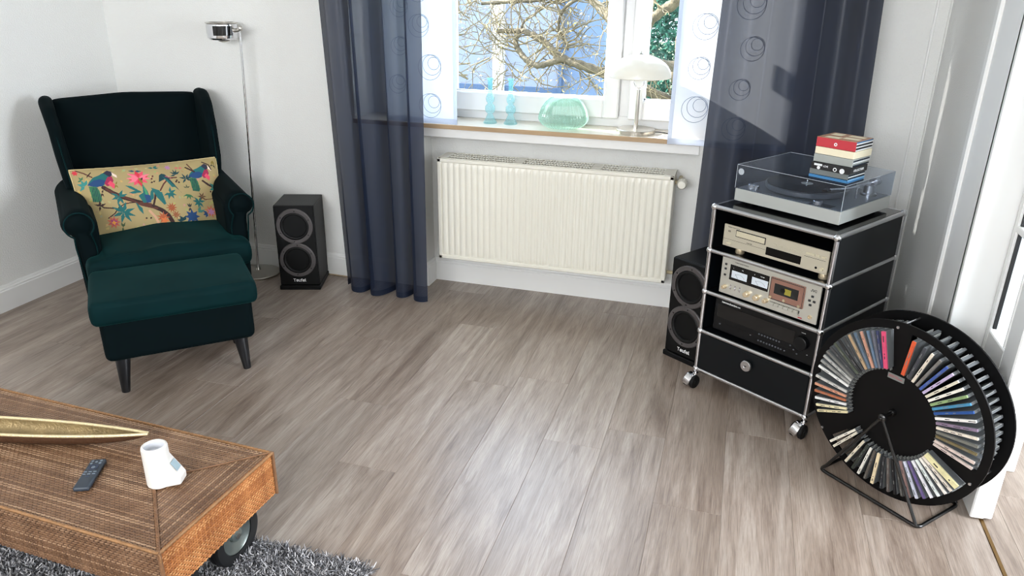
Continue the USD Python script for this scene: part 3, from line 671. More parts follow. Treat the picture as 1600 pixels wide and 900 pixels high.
# ================================================================ cushion with a printed pattern of birds
pw, ph_ = 1350, 700
NU, NV = 400, 210
def paint_cushion():
    uu, vv = np.meshgrid(np.linspace(0, 1, NU), np.linspace(0, 1, NV), indexing='ij')
    P = np.stack([uu.ravel() * pw, (1 - vv.ravel()) * ph_], 1)      # each vertex of the cloth takes the dye printed there
    ink = np.tile(np.array([160, 142, 98], float), (len(P), 1)); s = 1
    def fill(shape, c):
        x0, y0, x1, y1 = shape.bounds
        k = np.nonzero((P[:, 0] >= x0) & (P[:, 0] <= x1) & (P[:, 1] >= y0) & (P[:, 1] <= y1))[0]
        if len(k): ink[k[shapely.contains_xy(shape, P[k, 0], P[k, 1])]] = c
    def Q(pts):   # crop pixels -> cloth pixels
        out = []
        for x, y in pts:
            u = (x - 145) / 1350; top = 190 - 120 * u; bot = 860 - 130 * u
            out.append((u * pw / s, (y - top) / (bot - top) * ph_ / s))
        return out
    def poly(pts, c): fill(Polygon(Q(pts)).buffer(0), c)
    def line(pts, c, w): fill(shapely.LineString(Q(pts)).buffer(w / 2), c)
    def leaf(x, y, a, L, w, c):
        a = math.radians(a); ca, sa = math.cos(a), -math.sin(a)
        poly([(x, y), (x + L * .4 * ca - w * sa, y + L * .4 * sa + w * ca), (x + L * ca, y + L * sa), (x + L * .4 * ca + w * sa, y + L * .4 * sa - w * ca)], c)
    def fan(x, y, angs, L, w, c):
        for a in angs: leaf(x, y, a, L, w, c)
    g = np.random.default_rng(4)
    teal, dteal, green, brown, dbrown, pink, red, blue, olive, lilac = (22, 96, 96), (10, 58, 66), (46, 104, 70), (84, 44, 34), (48, 24, 24), (214, 70, 96), (196, 44, 60), (24, 62, 108), (120, 104, 40), (170, 120, 160)
    for _ in range(150):
        x, y = g.uniform(150, 1490), g.uniform(150, 860); leaf(x, y, g.uniform(0, 360), g.uniform(18, 40), g.uniform(8, 16), (168 + g.integers(-22, 26), 146 + g.integers(-18, 22), 98 + g.integers(-16, 30)))
    # branches
    line([(400, 385), (470, 440), (560, 490), (650, 520), (720, 545), (800, 580), (870, 620), (920, 670), (950, 740)], dbrown, 38)
    line([(420, 400), (480, 450), (600, 500), (700, 560), (830, 600)], brown, 20)
    line([(640, 535), (560, 545), (500, 580), (450, 640), (390, 680)], dbrown, 10)
    line([(450, 590), (370, 580), (330, 545)], dbrown, 12)
    line([(890, 430), (930, 370), (990, 310), (1060, 300)], brown, 14)
    line([(1310, 330), (1360, 370), (1420, 400), (1480, 400)], dbrown, 20)
    line([(1240, 490), (1300, 520), (1390, 510), (1450, 470)], brown, 9); line([(1370, 580), (1400, 530), (1460, 470)], brown, 7)
    line([(800, 580), (830, 500), (840, 460)], dbrown, 18); line([(700, 540), (780, 560)], brown, 26)
    # big leaves at the centre
    for p in ([(590, 370), (640, 375), (730, 440), (700, 440), (630, 400)], [(610, 440), (670, 420), (720, 440), (640, 450)], [(740, 350), (775, 430), (790, 520), (760, 540), (735, 470)], [(810, 400), (880, 430), (920, 560), (900, 570), (850, 500)], [(840, 430), (900, 450), (915, 540), (870, 500)], [(720, 540), (690, 470), (740, 440), (760, 540)], [(650, 530), (700, 590), (700, 650), (670, 610)], [(775, 540), (800, 440), (830, 400), (820, 500)]):
        poly(p, teal)
    poly([(745, 360), (770, 430), (775, 520), (755, 480)], (60, 140, 96)); poly([(740, 460), (790, 470), (790, 540), (750, 540)], blue)
    # flower
    for a in range(0, 360, 45): leaf(720, 300, a + 10, 90, 24, pink if a % 90 else red)
    for a in (150, 180, 205, 20, -5): leaf(720, 300, a, 110, 16, (226, 110, 128))
    poly([(715, 300), (750, 300), (750, 350), (735, 350)], olive); leaf(740, 320, 60, 30, 10, dbrown)
    # birds
    def bird(dx, dy, k=1.0):
        o = lambda pts: [(x * k + dx, y * k + dy) for x, y in pts]
        poly(o([(-60, 90), (-40, 60), (0, 20), (50, 0), (100, -30), (140, -15), (150, 20), (130, 70), (80, 110), (20, 120), (-30, 100)]), teal)
        poly(o([(-70, 100), (0, 50), (60, 40), (110, 60), (70, 115), (10, 125)]), blue)
        poly(o([(90, 90), (130, 20), (170, 10), (180, 60), (150, 110), (110, 120)]), (150, 30, 70))
        poly(o([(120, 90), (150, 60), (185, 100), (170, 150), (140, 120)]), pink)
        poly(o([(100, -30), (140, -60), (180, -40), (175, 0), (150, 20)]), (40, 40, 60)); poly(o([(175, -35), (215, 0), (215, 30), (180, 5)]), (225, 205, 190))
        poly(o([(-60, 110), (10, 120), (30, 160), (40, 250), (20, 280), (-50, 270), (-55, 180)]), green)
        for q in range(5): line(o([(-30 + q * 12, 130), (-42 + q * 16, 270)]), dteal, 5)
    bird(330, 260, .95); bird(1235, 200, .86)
    poly([(890, 350), (905, 280), (930, 262), (960, 270), (980, 300), (1020, 360), (1080, 460), (1060, 430), (1000, 370), (950, 320)], dteal); poly([(930, 290), (980, 330), (1040, 400), (1000, 400)], teal); line([(960, 290), (1010, 310)], (140, 60, 90), 10)
    # leaf fans
    fan(530, 630, (70, 110, 150, 200, 250, 300, 340, 20), 110, 17, teal); fan(520, 480, (20, 60, 150, 200, 250, 290), 80, 14, teal)
    fan(1230, 545, (10, 60, 130, 170, 215, 255, 300), 65, 12, teal); fan(1440, 570, (60, 110, 150, 200, 240, 290, 330), 85, 14, teal)
    fan(1430, 400, (20, 80, 140, 200, 260, 320), 75, 16, (34, 110, 104)); fan(970, 460, (-20, 30, 80, 200, 250, 300), 65, 12, teal); fan(1060, 270, (40, 75, 110, 150, 200), 60, 9, dteal)
    fan(1150, 310, (-20, 20, 60, 120, 170, 230), 62, 10, dteal); fan(1145, 470, (200, 240, 280, 320), 60, 9, green); fan(1130, 600, (60, 90, 120, 250, 280), 45, 8, (40, 50, 50)); fan(1140, 405, (30, 90, 160), 36, 7, (60, 70, 50))
    fan(240, 360, (60, 110, 160, 220), 70, 15, (50, 130, 124)); fan(225, 300, (60, 120, 200), 40, 9, green)
    fan(1140, 690, range(0, 360, 45), 75, 18, blue); fan(1200, 650, (20, 60), 80, 14, (60, 120, 110)); fan(1050, 730, (60, 120, 170), 60, 16, dteal)
    fan(430, 720, range(0, 360, 40), 62, 14, (186, 96, 70)); fan(430, 720, range(20, 360, 60), 40, 10, (150, 60, 110)); fan(430, 725, range(0, 360, 90), 24, 9, (220, 150, 60))
    fan(1330, 640, range(0, 360, 40), 66, 14, (182, 100, 70)); fan(1330, 645, range(20, 360, 60), 42, 10, lilac); fan(1290, 660, (150, 200, 240), 50, 12, blue)
    fan(960, 600, range(0, 360, 36), 56, 7, (150, 74, 40)); fan(870, 690, range(0, 360, 40), 64, 9, (170, 84, 48)); fan(990, 670, range(10, 360, 45), 46, 7, (140, 80, 50)); fan(880, 720, range(0, 360, 70), 40, 12, (206, 110, 60))
    fan(1270, 490, range(0, 360, 60), 45, 8, (90, 60, 40)); fan(340, 560, (20, 90, 160, 250), 55, 10, dbrown); fan(500, 770, (60, 100, 260), 50, 9, (60, 80, 50)); fan(375, 440, (60, 250, 290), 40, 8, dbrown); fan(510, 360, (60, 250, 300), 40, 7, olive)
    line([(200, 200), (260, 230), (320, 275)], brown, 14); line([(280, 270), (320, 225)], dbrown, 10); fan(185, 225, range(0, 360, 60), 30, 10, red); line([(1170, 190), (1245, 235)], dbrown, 16); line([(1190, 150), (1235, 225)], brown, 12); line([(1340, 130), (1400, 160), (1420, 210)], dbrown, 12)
    fan(1450, 110, (250, 280), 60, 9, olive); fan(1450, 160, (200, 300), 40, 8, (60, 60, 40)); fan(870, 195, (0, 40, 170), 50, 12, teal); fan(700, 225, (0, 170), 60, 12, (40, 70, 90)); fan(1000, 190, range(0, 360, 60), 32, 9, lilac); fan(1100, 195, (0, 180), 40, 7, pink); fan(840, 300, (60, 240), 30, 10, (90, 40, 40)); fan(840, 345, (20, 200), 26, 9, dbrown)
    for x, y in ((1060, 330), (1050, 345), (1075, 350), (720, 690), (760, 690), (1370, 440), (1390, 460)): fill(Point(Q([(x, y)])[0]).buffer(9), dbrown)
    line([(760, 620), (800, 680), (830, 770)], (196, 150, 120), 22)
    a = ink / 255
    return np.where(a < .04045, a / 12.92, ((a + .055) / 1.055) ** 2.4)
art = paint_cushion()
CW, CHh = .67, .34
def pillow(side):
    def f(u, v):
        a, b = 2 * u - 1, 2 * v - 1
        th = .062 * np.clip((1 - np.abs(a) ** 2.6), 0, 1) ** .55 * np.clip((1 - np.abs(b) ** 2.6), 0, 1) ** .55
        th = th * (1 + .10 * np.sin(6 * a + 2 * b)) + .004 * np.sin(9 * a) * (1 - b * b)
        k = 1 - .05 * (1 - a * a) * np.abs(b) ** 3; kx = 1 - .035 * (1 - b * b) * np.abs(a) ** 3
        return np.stack([a * CW / 2 * kx, side * th, CHh / 2 + b * CHh / 2 * k], -1)
    return grid(NU, NV, f)
cs = math.cos(CR); sn = math.sin(CR)
def chair_pt(x, y): return (CH[0] + cs * x - sn * y, CH[1] + sn * x + cs * y)
px_, py_ = chair_pt(.0, -.07)
A = trimesh.transformations.translation_matrix((px_, py_, .425)) @ trimesh.transformations.rotation_matrix(CR, (0, 0, 1)) @ trimesh.transformations.rotation_matrix(math.radians(.3), (0, 1, 0)) @ trimesh.transformations.rotation_matrix(math.radians(-26), (1, 0, 0))
cu_ = thing('throw_pillow', 'cream cushion printed with parrots, flowers and teal leaves on the armchair', 'cushion', mat4=A)
col = art
fr_ = pillow(-1); bk = pillow(1)
put(cu_, 'front', fr_, 'printed_cloth', True, colors=col)
mat('cushion_back', (196, 178, 130), .85)
bk.faces = bk.faces[:, ::-1]
put(cu_, 'back', bk, 'cushion_back', True)
t = np.linspace(0, 1, 60)[:-1]
edge = np.vstack([np.stack([t, 0 * t], 1), np.stack([1 + 0 * t, t], 1), np.stack([1 - t, 1 + 0 * t], 1), np.stack([0 * t, 1 - t], 1)])
a_, b_2 = 2 * edge[:, 0] - 1, 2 * edge[:, 1] - 1
k_ = 1 - .05 * (1 - a_ * a_) * np.abs(b_2) ** 3; kx_ = 1 - .035 * (1 - b_2 * b_2) * np.abs(a_) ** 3
put(cu_, 'piping', tube(np.stack([a_ * CW / 2 * kx_, 0 * a_, CHh / 2 + b_2 * CHh / 2 * k_], -1), .0035, 6, True), 'cushion_back', True)

# ================================================================ floor lamp
fl_ = thing('floor_lamp', 'slim chrome reading floor lamp with a drum head between armchair and loudspeaker', 'floor lamp', (-2.565, 3.53, 0))
put(fl_, 'base', lathe([(0, 0), (.118, 0), (.121, .004), (.121, .009), (.117, .013), (.06, .020), (.018, .026), (.014, .04), (0, .04)], 64), 'brushed', 40)
put(fl_, 'pole', tube([(0, 0, .028), (.02, -.001, .45), (.045, -.002, .95), (.06, -.004, 1.345)], .0065, 12), 'chrome', True)
hd = put(fl_, 'head', T(lathe([(0, -.048), (.03, -.048), (.066, -.042), (.074, -.034), (.077, -.01), (.077, .030), (.074, .036), (0, .036)], 48), -.045, -.004, 1.337), 'chrome', 35)
put(hd, 'top_rim', T(lathe([(.06, .036), (.079, .037), (.080, .041), (.06, .042)], 48), -.045, -.004, 1.337), 'brushed', 40)
put(hd, 'dark_band', T(RZ(cat([lathe([(.0772, -.02), (.0776, -.02), (.0776, .026), (.0772, .026)], 48)]).slice_plane((.062, 0, 0), (1, 0, 0)), -.9), -.045, -.004, 1.337), 'black_gloss', True)
put(hd, 'lens', T(lathe([(0, -.058), (.012, -.057), (.028, -.05), (.03, -.047), (0, -.046)], 28), -.035, -.01, 1.337), 'brushed', True)
put(fl_, 'joint', cat([cyl((.03, -.004, 1.34), (.062, -.004, 1.345), .011, 16), T(lathe([(0, -.012), (.010, -.012), (.012, 0), (.010, .012), (0, .012)], 16), .064, -.004, 1.352)]), 'brushed', True)
cb = thing('lamp_cord', 'beige power cord lying on the floor behind the floor lamp', 'cable')
mat('beige_cable', (176, 156, 128), .6)
put(cb, 'cord', tube(smooth_path([(-2.47, 3.57, .005), (-2.42, 3.62, .005), (-2.36, 3.60, .005), (-2.32, 3.635, .005), (-2.12, 3.638, .005), (-1.9, 3.636, .005)], 8, 0, 2), .0035, 6), 'beige_cable', True)

# ================================================================ loudspeakers
def speaker(label, loc, rot, w, h, d):
    s = thing('loudspeaker', label, 'loudspeaker', loc, rot, 'pair of loudspeakers')
    put(s, 'base_plate', bx(-w / 2 - .004, w / 2 + .004, -.012, d, .0, .024, .003), 'black_satin', False)
    put(s, 'cabinet', bx(-w / 2, w / 2, .004, d, .026, h, .003), 'speaker_vinyl', False)
    put(s, 'spacer', bx(-w / 2 + .01, w / 2 - .01, .008, d - .01, .022, .028), 'black_satin', False)
    put(s, 'baffle', bx(-w / 2 + .001, w / 2 - .001, -.006, .006, .027, h - .001, .004), 'black_satin', False)
    R = w * .455
    for i, zc in enumerate((h - .112, h - .302)):
        dr_ = RX(lathe([(R - .021, .0), (R - .021, .008), (R - .004, .009), (R, .006), (R, 0)], 56), PI / 2)
        q = put(s, 'driver_ring', T(dr_, 0, -.006, zc), 'ring_grey', 35)
        sur = [(R - .021, .004), (R - .024, .008), (R - .029, .0095), (R - .034, .007), (R - .036, .002), (R - .037, -.002)]
        put(q, 'surround', T(RX(lathe(sur, 56), PI / 2), 0, -.006, zc), 'black_rubber', 60)
        cone = [(R - .036, 0), (R * .55, -.014), (.03, -.028)] + ([(.026, -.026), (.018, -.018), (0, -.014)] if i else [(.026, -.03), (.0, -.03)])
        put(q, 'cone', T(RX(lathe(cone, 56), PI / 2), 0, -.004, zc), 'cone', 60)
        if i == 0:
            tw_ = cat([bx(-.016, .016, -.002, .004, -.0022, .0022, .001), bx(-.0022, .0022, -.002, .004, -.016, .016, .001)])
            put(q, 'tweeter', cat([T(RX(lathe([(0, .008), (.008, .006), (.013, 0), (.013, -.004)], 24), PI / 2), 0, .02, zc), T(RY(tw_, .75), 0, .004, zc)]), 'steel_tube', 40)
        for a in np.arange(6) * PI / 3 + .45:
            put(q, 'screw', T(RX(lathe([(0, .0095), (.0028, .0095), (.0032, .008), (.0032, .007), (0, .007)], 10), PI / 2), (R - .0125) * math.cos(a), -.007, zc + (R - .0125) * math.sin(a)), 'black_metal', False)
    put(s, 'lettering', T(facing(textm('Teufel', .0165, .0008, True, 'c')), 0, -.0065, .048), 'white_print', False, label='white lettering reading Teufel')
    return s
sl = math.atan2(.067, .2)
speaker('black two-driver loudspeaker between floor lamp and left curtain', (-2.205, 3.392, 0), sl, .213, .477, .235)
sr = math.atan2(3.012 - 3.2247, .0)  # unused
speaker('black two-driver loudspeaker on the floor left of the hi-fi trolley', (-.11, 3.165, 0), math.radians(-34), .213, .477, .235)
# ================================================================ hi-fi trolley of chrome tubes and dark panels
TR = math.radians(-33.2); TO = np.array([-.045, 2.948, 0])
tux, tuy = np.array([math.cos(TR), math.sin(TR), 0]), np.array([-math.sin(TR), math.cos(TR), 0])
def tw_(x, y, z=0): return tuple(TO + tux * x + tuy * y + np.array([0, 0, z]))
cab = thing('hifi_trolley', 'chrome tube hi-fi trolley on castors with near-black panels and a flap door', 'trolley', tuple(TO), TR)
LV = [.087, .263, .438, .614, .7915]
S_ = .5; rt = .0088
for i, z in enumerate(LV):
    for x in (0, S_):
        for y in (0, S_):
            put(cab, 'ball_joint', T(trimesh.creation.icosphere(2, .0135), x, y, z), 'chrome', True)
            if i < 4: put(cab, 'upright_tube', cyl((x, y, z + .009), (x, y, LV[i + 1] - .009), rt, 16), 'steel_tube', True)
    for a, b in (((.009, 0), (S_ - .009, 0)), ((.009, S_), (S_ - .009, S_)), ((0, .009), (0, S_ - .009)), ((S_, .009), (S_, S_ - .009))):
        put(cab, 'rail_tube', cyl((*a, z), (*b, z), rt, 16), 'steel_tube', True)
    put(cab, 'top_panel' if i == 4 else 'shelf_panel', bx(.006, S_ - .006, .006, S_ - .006, z - .004, z + (.0075 if i == 4 else .004), .001), 'black_gloss' if i == 4 else 'anthracite', False)
    if i < 4:
        for x in (0, S_): put(cab, 'side_panel', bx(x - .0035, x + .0035, .008, S_ - .008, z + .008, LV[i + 1] - .008, .001), 'anthracite', False)
        put(cab, 'back_panel', bx(.008, S_ - .008, S_ - .0035, S_ + .0035, z + .008, LV[i + 1] - .008, .001), 'anthracite', False)
dp = put(cab, 'flap_door', bx(.0095, S_ - .0095, -.006, .004, LV[0] + .0095, LV[1] - .0095, .0015), 'anthracite', False)
kb = RX(lathe([(0, 0), (.011, 0), (.011, .012), (.0215, .0125), (.0225, .014), (.0225, .021), (.0205, .0235), (.009, .0235), (.009, .0215), (0, .0215)], 36), PI / 2)
kq = put(dp, 'lock_knob', T(kb, .241, -.006, .203), 'steel_tube', 35)
put(kq, 'key_slot', bx(.237, .245, -.0292, -.0270, .2018, .2042), 'black_metal', False)
for x in (0, S_):
    for y in (0, S_):
        cx, cy = x - .004, y - .012
        c = put(cab, 'castor', cat([cyl((x, y, .050), (x, y, LV[0] - .008), .006, 12), cyl((x, y, .062), (x, y, .068), .012, 16)]), 'chrome', 40)
        hood = lathe([(0, -.019), (.030, -.019), (.0318, -.015), (.0318, .010), (.030, .012), (0, .012)], 36).slice_plane((0, -.006, 0), (0, 1, 0), cap=False)
        hood = RY(RX(hood, .35), PI / 2)
        put(c, 'hood', T(RX(hood, PI / 2 + .25), cx - .012, cy, .030), 'chrome', 35)
        put(c, 'wheel', T(RY(lathe([(0, 0), (.024, 0), (.0285, .004), (.0285, .013), (.025, .0165), (.019, .017), (.018, .0155), (.008, .0155), (.007, .0175), (0, .0175)], 36), PI / 2), cx + .002, cy, .0286), 'black_rubber', 35)
        put(c, 'wheel', T(RY(lathe([(0, 0), (.024, 0), (.0285, .003), (.0285, .011), (.024, .014), (0, .014)], 36), PI / 2), cx - .030, cy, .0286), 'black_rubber', 35)

mat('champagne', (192, 185, 166), .36, .3); mat('champagne_light', (214, 206, 180), .3, .3)
mat('silver_panel', (196, 194, 184), .34, .45); mat('panel_ink', (40, 40, 42), .5); mat('display_black', (5, 6, 7), .08)
mat('gold_knob', (226, 208, 176), .22, .7)
mat('component_black', (6, 7, 9), .4, specular_ior_level=.3); mat('bronze_door', (150, 112, 98), .35, .3); mat('meter_face', (206, 214, 222), .35)
mat('tape_label', (150, 140, 50), .5); mat('tape_dark', (30, 32, 32), .3); mat('red_ink', (170, 50, 60), .5)
Y0 = .012
# CD player
cd = thing('cd_player', 'champagne silver CD player on the upper shelf of the trolley', 'cd player', tw_(0, Y0, 0), TR)
put(cd, 'case', bx(.050, .473, .006, .31, .648, .728, .002), 'component_black', False)
put(cd, 'front_panel', bx(.044, .478, 0, .008, .645, .732, .002), 'champagne', False)
put(cd, 'tray_frame', bx(.099, .228, -.0012, .002, .692, .7195, .001), 'panel_ink', False)
put(cd, 'disc_tray', bx(.102, .225, -.004, .002, .695, .7165, .0015), 'champagne_light', False)
put(cd, 'display', bx(.234, .376, -.0012, .002, .657, .6875, .0006), 'display_black', False)
put(cd, 'power_button', bx(.064, .082, -.003, .001, .654, .664, .001), 'champagne_light', False)
for k, (x0, x1) in enumerate(((.392, .424), (.430, .446), (.452, .468))):
    put(cd, 'button', bx(x0, x1, -.0035, .001, .702, .711, .0012), 'champagne_light', False)
for k in range(6): put(cd, 'button', bx(.262 + k * .02, .276 + k * .02, -.002, .001, .700, .706, .0008), 'champagne', False)
put(cd, 'groove', bx(.386, .468, -.0006, .001, .694, .6952), 'panel_ink', False)
put(cd, 'headphone_socket', T(RX(lathe([(0, 0), (.0045, 0), (.0045, .001), (0, .001)], 16), PI / 2), .436, 0, .663), 'black_metal', False)
put(cd, 'level_knob', T(RX(lathe([(0, 0), (.0065, 0), (.006, .009), (0, .009)], 20), PI / 2), .459, 0, .663), 'champagne_light', 30)
put(cd, 'lettering', cat([T(facing(textm('COMPACT DISC PLAYER', .0032)), .062, -.0003, .722), T(facing(textm('CD', .006, .0006, True)), .064, -.0003, .704), T(facing(textm('PCM AUDIO', .003)), .150, -.0003, .678)]), 'panel_ink', False)
put(cd, 'seam', bx(.046, .232, -.0005, .001, .674, .6748), 'panel_ink', False)
for x in (.075, .105, .42, .452):
    if x in (.105, .452): put(cd, 'foot', T(lathe([(0, 0), (.016, 0), (.018, .003), (.018, .018), (.014, .0265), (0, .0265)], 24), x, .035, .6185), 'gold_knob', 35)
for x in (.105, .452): put(cd, 'foot', T(lathe([(0, 0), (.016, 0), (.018, .003), (.018, .018), (.014, .0265), (0, .0265)], 24), x, .26, .6185), 'gold_knob', 35)
# cassette deck
td = thing('cassette_deck', 'silver cassette deck with two needle meters in the middle of the trolley', 'cassette deck', tw_(0, Y0 - .004, 0), TR)
put(td, 'case', bx(.062, .468, .006, .27, .456, .60, .002), 'component_black', False)
put(td, 'front_panel', bx(.056, .474, 0, .008, .4525, .6045, .002), 'silver_panel', False)
put(td, 'meter_window', bx(.097, .268, -.002, .002, .517, .580, .001), 'display_black', False)
for x0 in (.107, .197):
    q = put(td, 'level_meter', bx(x0, x0 + .069, -.0032, 0, .529, .5585, .0006), 'meter_face', False)
    arc_ = np.stack([x0 + .0345 + .026 * np.cos(np.linspace(.75, 2.4, 16)), np.full(16, -.0034), .527 + .021 * np.sin(np.linspace(.75, 2.4, 16))], -1)
    put(q, 'scale', tube(arc_, .0004, 4), 'panel_ink', False)
    put(q, 'red_scale', tube(np.stack([x0 + .0345 + .026 * np.cos(np.linspace(.45, .72, 6)), np.full(6, -.0034), .527 + .021 * np.sin(np.linspace(.45, .72, 6))], -1), .0006, 4), 'red_ink', False)
    put(q, 'needle', tube([(x0 + .030, -.0036, .530), (x0 + .016, -.0036, .548)], .0005, 4), 'panel_ink', False)
put(td, 'meter_print', cat([T(facing(textm('L', .004)), .112, -.0022, .567), T(facing(textm('VU', .004)), .15, -.0022, .567), T(facing(textm('R', .004)), .205, -.0022, .567), T(facing(textm('VU dB', .004)), .232, -.0022, .567)]), 'white_print', False)
w0 = put(td, 'cassette_door', bx(.277, .416, -.007, .002, .497, .584, .002), 'bronze_door', False)
put(w0, 'door_rim', tube([(.280, -.0075, .500), (.413, -.0075, .500), (.413, -.0075, .581), (.280, -.0075, .581)], .0014, 6, True), 'panel_ink', False)
put(w0, 'cassette_window', bx(.297, .394, -.0085, -.006, .524, .564, .0006), 'tape_dark', False)
put(w0, 'tape_reel', T(RX(lathe([(0, 0), (.0095, 0), (.0095, .0012), (0, .0012)], 20), PI / 2), .333, -.0085, .545), 'black_metal', False)
put(w0, 'tape_label', bx(.340, .366, -.0092, -.0084, .532, .555, .0005), 'tape_label', False)
for x, z in ((.286, .506), (.342, .508), (.402, .505)): put(w0, 'door_screw', T(RX(lathe([(0, 0), (.006, 0), (.0055, .003), (0, .0035)], 18), PI / 2), x, -.007, z), 'gold_knob', 30)
for x, r in ((.184, .0125), (.227, .0125), (.266, .010), (.082, .009)):
    put(td, 'rotary_knob', T(RX(lathe([(0, 0), (r, 0), (r, .004), (r * .86, .016), (r * .7, .0175), (0, .0175)], 26), PI / 2), x, 0, .482), 'gold_knob', 30)
for x in (.109, .129, .150): put(td, 'lever_switch', cat([bx(x - .003, x + .003, -.0012, .001, .478, .498), bx(x - .0018, x + .0018, -.012, .001, .486, .491, .0008)]), 'steel_tube', False)
for k, z in enumerate((.575, .556, .531)): put(td, 'side_button', bx(.072, .081, -.003, .001, z - .004, z + .004, .001), 'panel_ink', False)
put(td, 'key_row', bx(.284, .405, -.0025, .002, .474, .486, .001), 'convector', False)
for k in range(6): put(td, 'transport_key', bx(.2855 + k * .0197, .3035 + k * .0197, -.011, 0, .4745, .4855, .0012), 'silver_panel', False)
for x, z in ((.445, .556), (.436, .538), (.454, .538), (.441, .522)): put(td, 'selector_button', bx(x - .005, x + .005, -.003, .001, z - .004, z + .004, .001), 'panel_ink', False)
put(td, 'lettering', cat([T(facing(textm('JVC', .009, .0006, True)), .434, -.0004, .574), T(facing(textm('STEREO CASSETTE DECK', .0036)), .115, -.0004, .590), T(facing(textm('REC', .003)), .4, -.0004, .468)]), 'panel_ink', False)
put(td, 'record_lamp', bx(.402, .418, -.0012, .001, .4585, .4625, .0005), 'red_ink', False)
put(td, 'jack', T(RX(lathe([(0, 0), (.008, 0), (.0075, .004), (.004, .004), (.004, .002), (0, .002)], 20), PI / 2), .447, 0, .476), 'gold_knob', 30)
for x in (.1, .43):
    for y in (.04, .24): put(td, 'foot', T(lathe([(0, 0), (.012, 0), (.012, .0105), (0, .0105)], 16), x, y, .4425), 'black_rubber', 30)
# receiver
rc = thing('receiver', 'black hi-fi receiver with two rows of small buttons on the lower open shelf', 'receiver', tw_(0, Y0 + .014, 0), TR)
put(rc, 'case', bx(.040, .482, .006, .34, .282, .428, .003), 'component_black', False)
put(rc, 'front_panel', bx(.036, .486, 0, .009, .280, .43, .003), 'component_black', False)
put(rc, 'display_window', bx(.05, .395, -.0008, .002, .338, .395, .001), 'display_black', False)
put(rc, 'volume_knob', T(RX(lathe([(0, 0), (.0275, 0), (.0275, .006), (.0262, .021), (.024, .0225), (0, .0225)], 44), PI / 2), .428, 0, .362), 'component_black', 30)
mat('button_grey', (84, 88, 94), .4)
for r_i, z in enumerate((.327, .300)):
    for k in range(8): put(rc, 'button', bx(.246 + k * .0125, .2525 + k * .0125, -.003, .001, z, z + .006, .001), 'button_grey', False)
for x, z in ((.38, .330), (.395, .318), (.41, .306), (.345, .300), (.36, .300)): put(rc, 'button', bx(x, x + .006, -.003, .001, z, z + .005, .001), 'button_grey', False)
put(rc, 'power_button', bx(.066, .074, -.003, .001, .308, .314, .001), 'button_grey', False)
put(rc, 'lower_groove', bx(.05, .47, -.0006, .001, .317, .318), 'black_metal', False)
put(rc, 'lettering', cat([T(facing(textm('harman/kardon', .0072, .0006, True)), .068, -.0004, .404), T(facing(textm('AVR', .005)), .14, -.0004, .404), T(facing(textm('VOLUME', .003)), .418, -.0004, .398), T(facing(textm('OK', .003)), .45, -.0004, .318), T(facing(textm('AV', .003)), .21, -.0004, .311)]), 'white_print', False)
for x in (.08, .44):
    for y in (.05, .29): put(rc, 'foot', T(lathe([(0, 0), (.018, 0), (.02, .0132), (0, .0132)], 18), x, y, .2673), 'black_rubber', 30)
# record player
mat('plinth_silver', (176, 178, 174), .42, .1); mat('plinth_deck', (92, 95, 100), .35); mat('vinyl_record', (20, 20, 22), .26); mat('platter_alu', (120, 122, 126), .35, .8)
tt = thing('record_player', 'silver record player under a smoked clear lid on top of the trolley', 'record player', tw_(.025, .084, 0), TR)
TW, TD = .43, .375
for x in (.05, TW - .05):
    for y in (.05, TD - .05): put(tt, 'foot', T(lathe([(0, 0), (.022, 0), (.024, .011), (0, .011)], 24), x, y, .7992), 'black_rubber', 30)
put(tt, 'plinth', bx(0, TW, 0, TD, .810, .857, .0015), 'plinth_silver', False)
put(tt, 'deck_plate', bx(.006, TW - .006, .006, TD - .006, .857, .8595, .0005), 'plinth_deck', False)
pc_ = (.197, .175)
put(tt, 'platter', T(lathe([(0, .865), (.147, .865), (.150, .868), (.152, .884), (.149, .886), (0, .886)], 80), *pc_, 0), 'platter_alu', 35)
rec = [(0, .8865)] + [(r, .8878 + .0003 * (i % 2)) for i, r in enumerate(np.linspace(.05, .143, 60))] + [(.146, .888), (.146, .8868)]
rec = [(.004, .8885), (.048, .8885)] + [(r, .8882 + .00025 * (i % 2)) for i, r in enumerate(np.linspace(.052, .142, 64))] + [(.146, .8876), (.146, .8866), (.004, .8866)]
rq = put(tt, 'mat', T(lathe(rec, 96), *pc_, 0), 'vinyl_record', False)
put(rq, 'label', T(lathe([(0, .8886), (.022, .8886), (.022, .8892), (0, .8896)], 32), *pc_, 0), 'plinth_silver', 30)
put(rq, 'spindle', T(lathe([(0, .889), (.0035, .889), (.0032, .901), (0, .903)], 12), *pc_, 0), 'chrome', True)
for x, y in ((.047, .035), (.068, .035)): put(tt, 'control_knob', T(lathe([(0, .8595), (.0125, .8595), (.012, .875), (.01, .877), (0, .877)], 24), x, y, 0), 'steel_tube', 30)
put(tt, 'speed_knob', T(lathe([(0, .8595), (.0165, .8595), (.0165, .872), (.015, .874), (0, .874)], 28), .328, .025, 0), 'steel_tube', 30)
put(tt, 'control_plate', bx(.30, .385, .008, .05, .8595, .8605, .0004), 'black_satin', False)
ax, ay = .375, .31
arm_ = put(tt, 'tonearm', tube(fillet([(ax, ay + .03, .905), (ax, ay, .905), (ax - .01, .16, .904), (.322, .108, .900)], .03, 6), .0045, 10), 'chrome', True)
put(arm_, 'arm_base', T(lathe([(0, .8595), (.030, .8595), (.030, .866), (.02, .868), (.018, .896), (0, .896)], 30), ax, ay, 0), 'steel_tube', 35)
put(arm_, 'counterweight', cyl((ax, ay + .025, .905), (ax, ay + .058, .905), .0165, 24), 'steel_tube', 35)
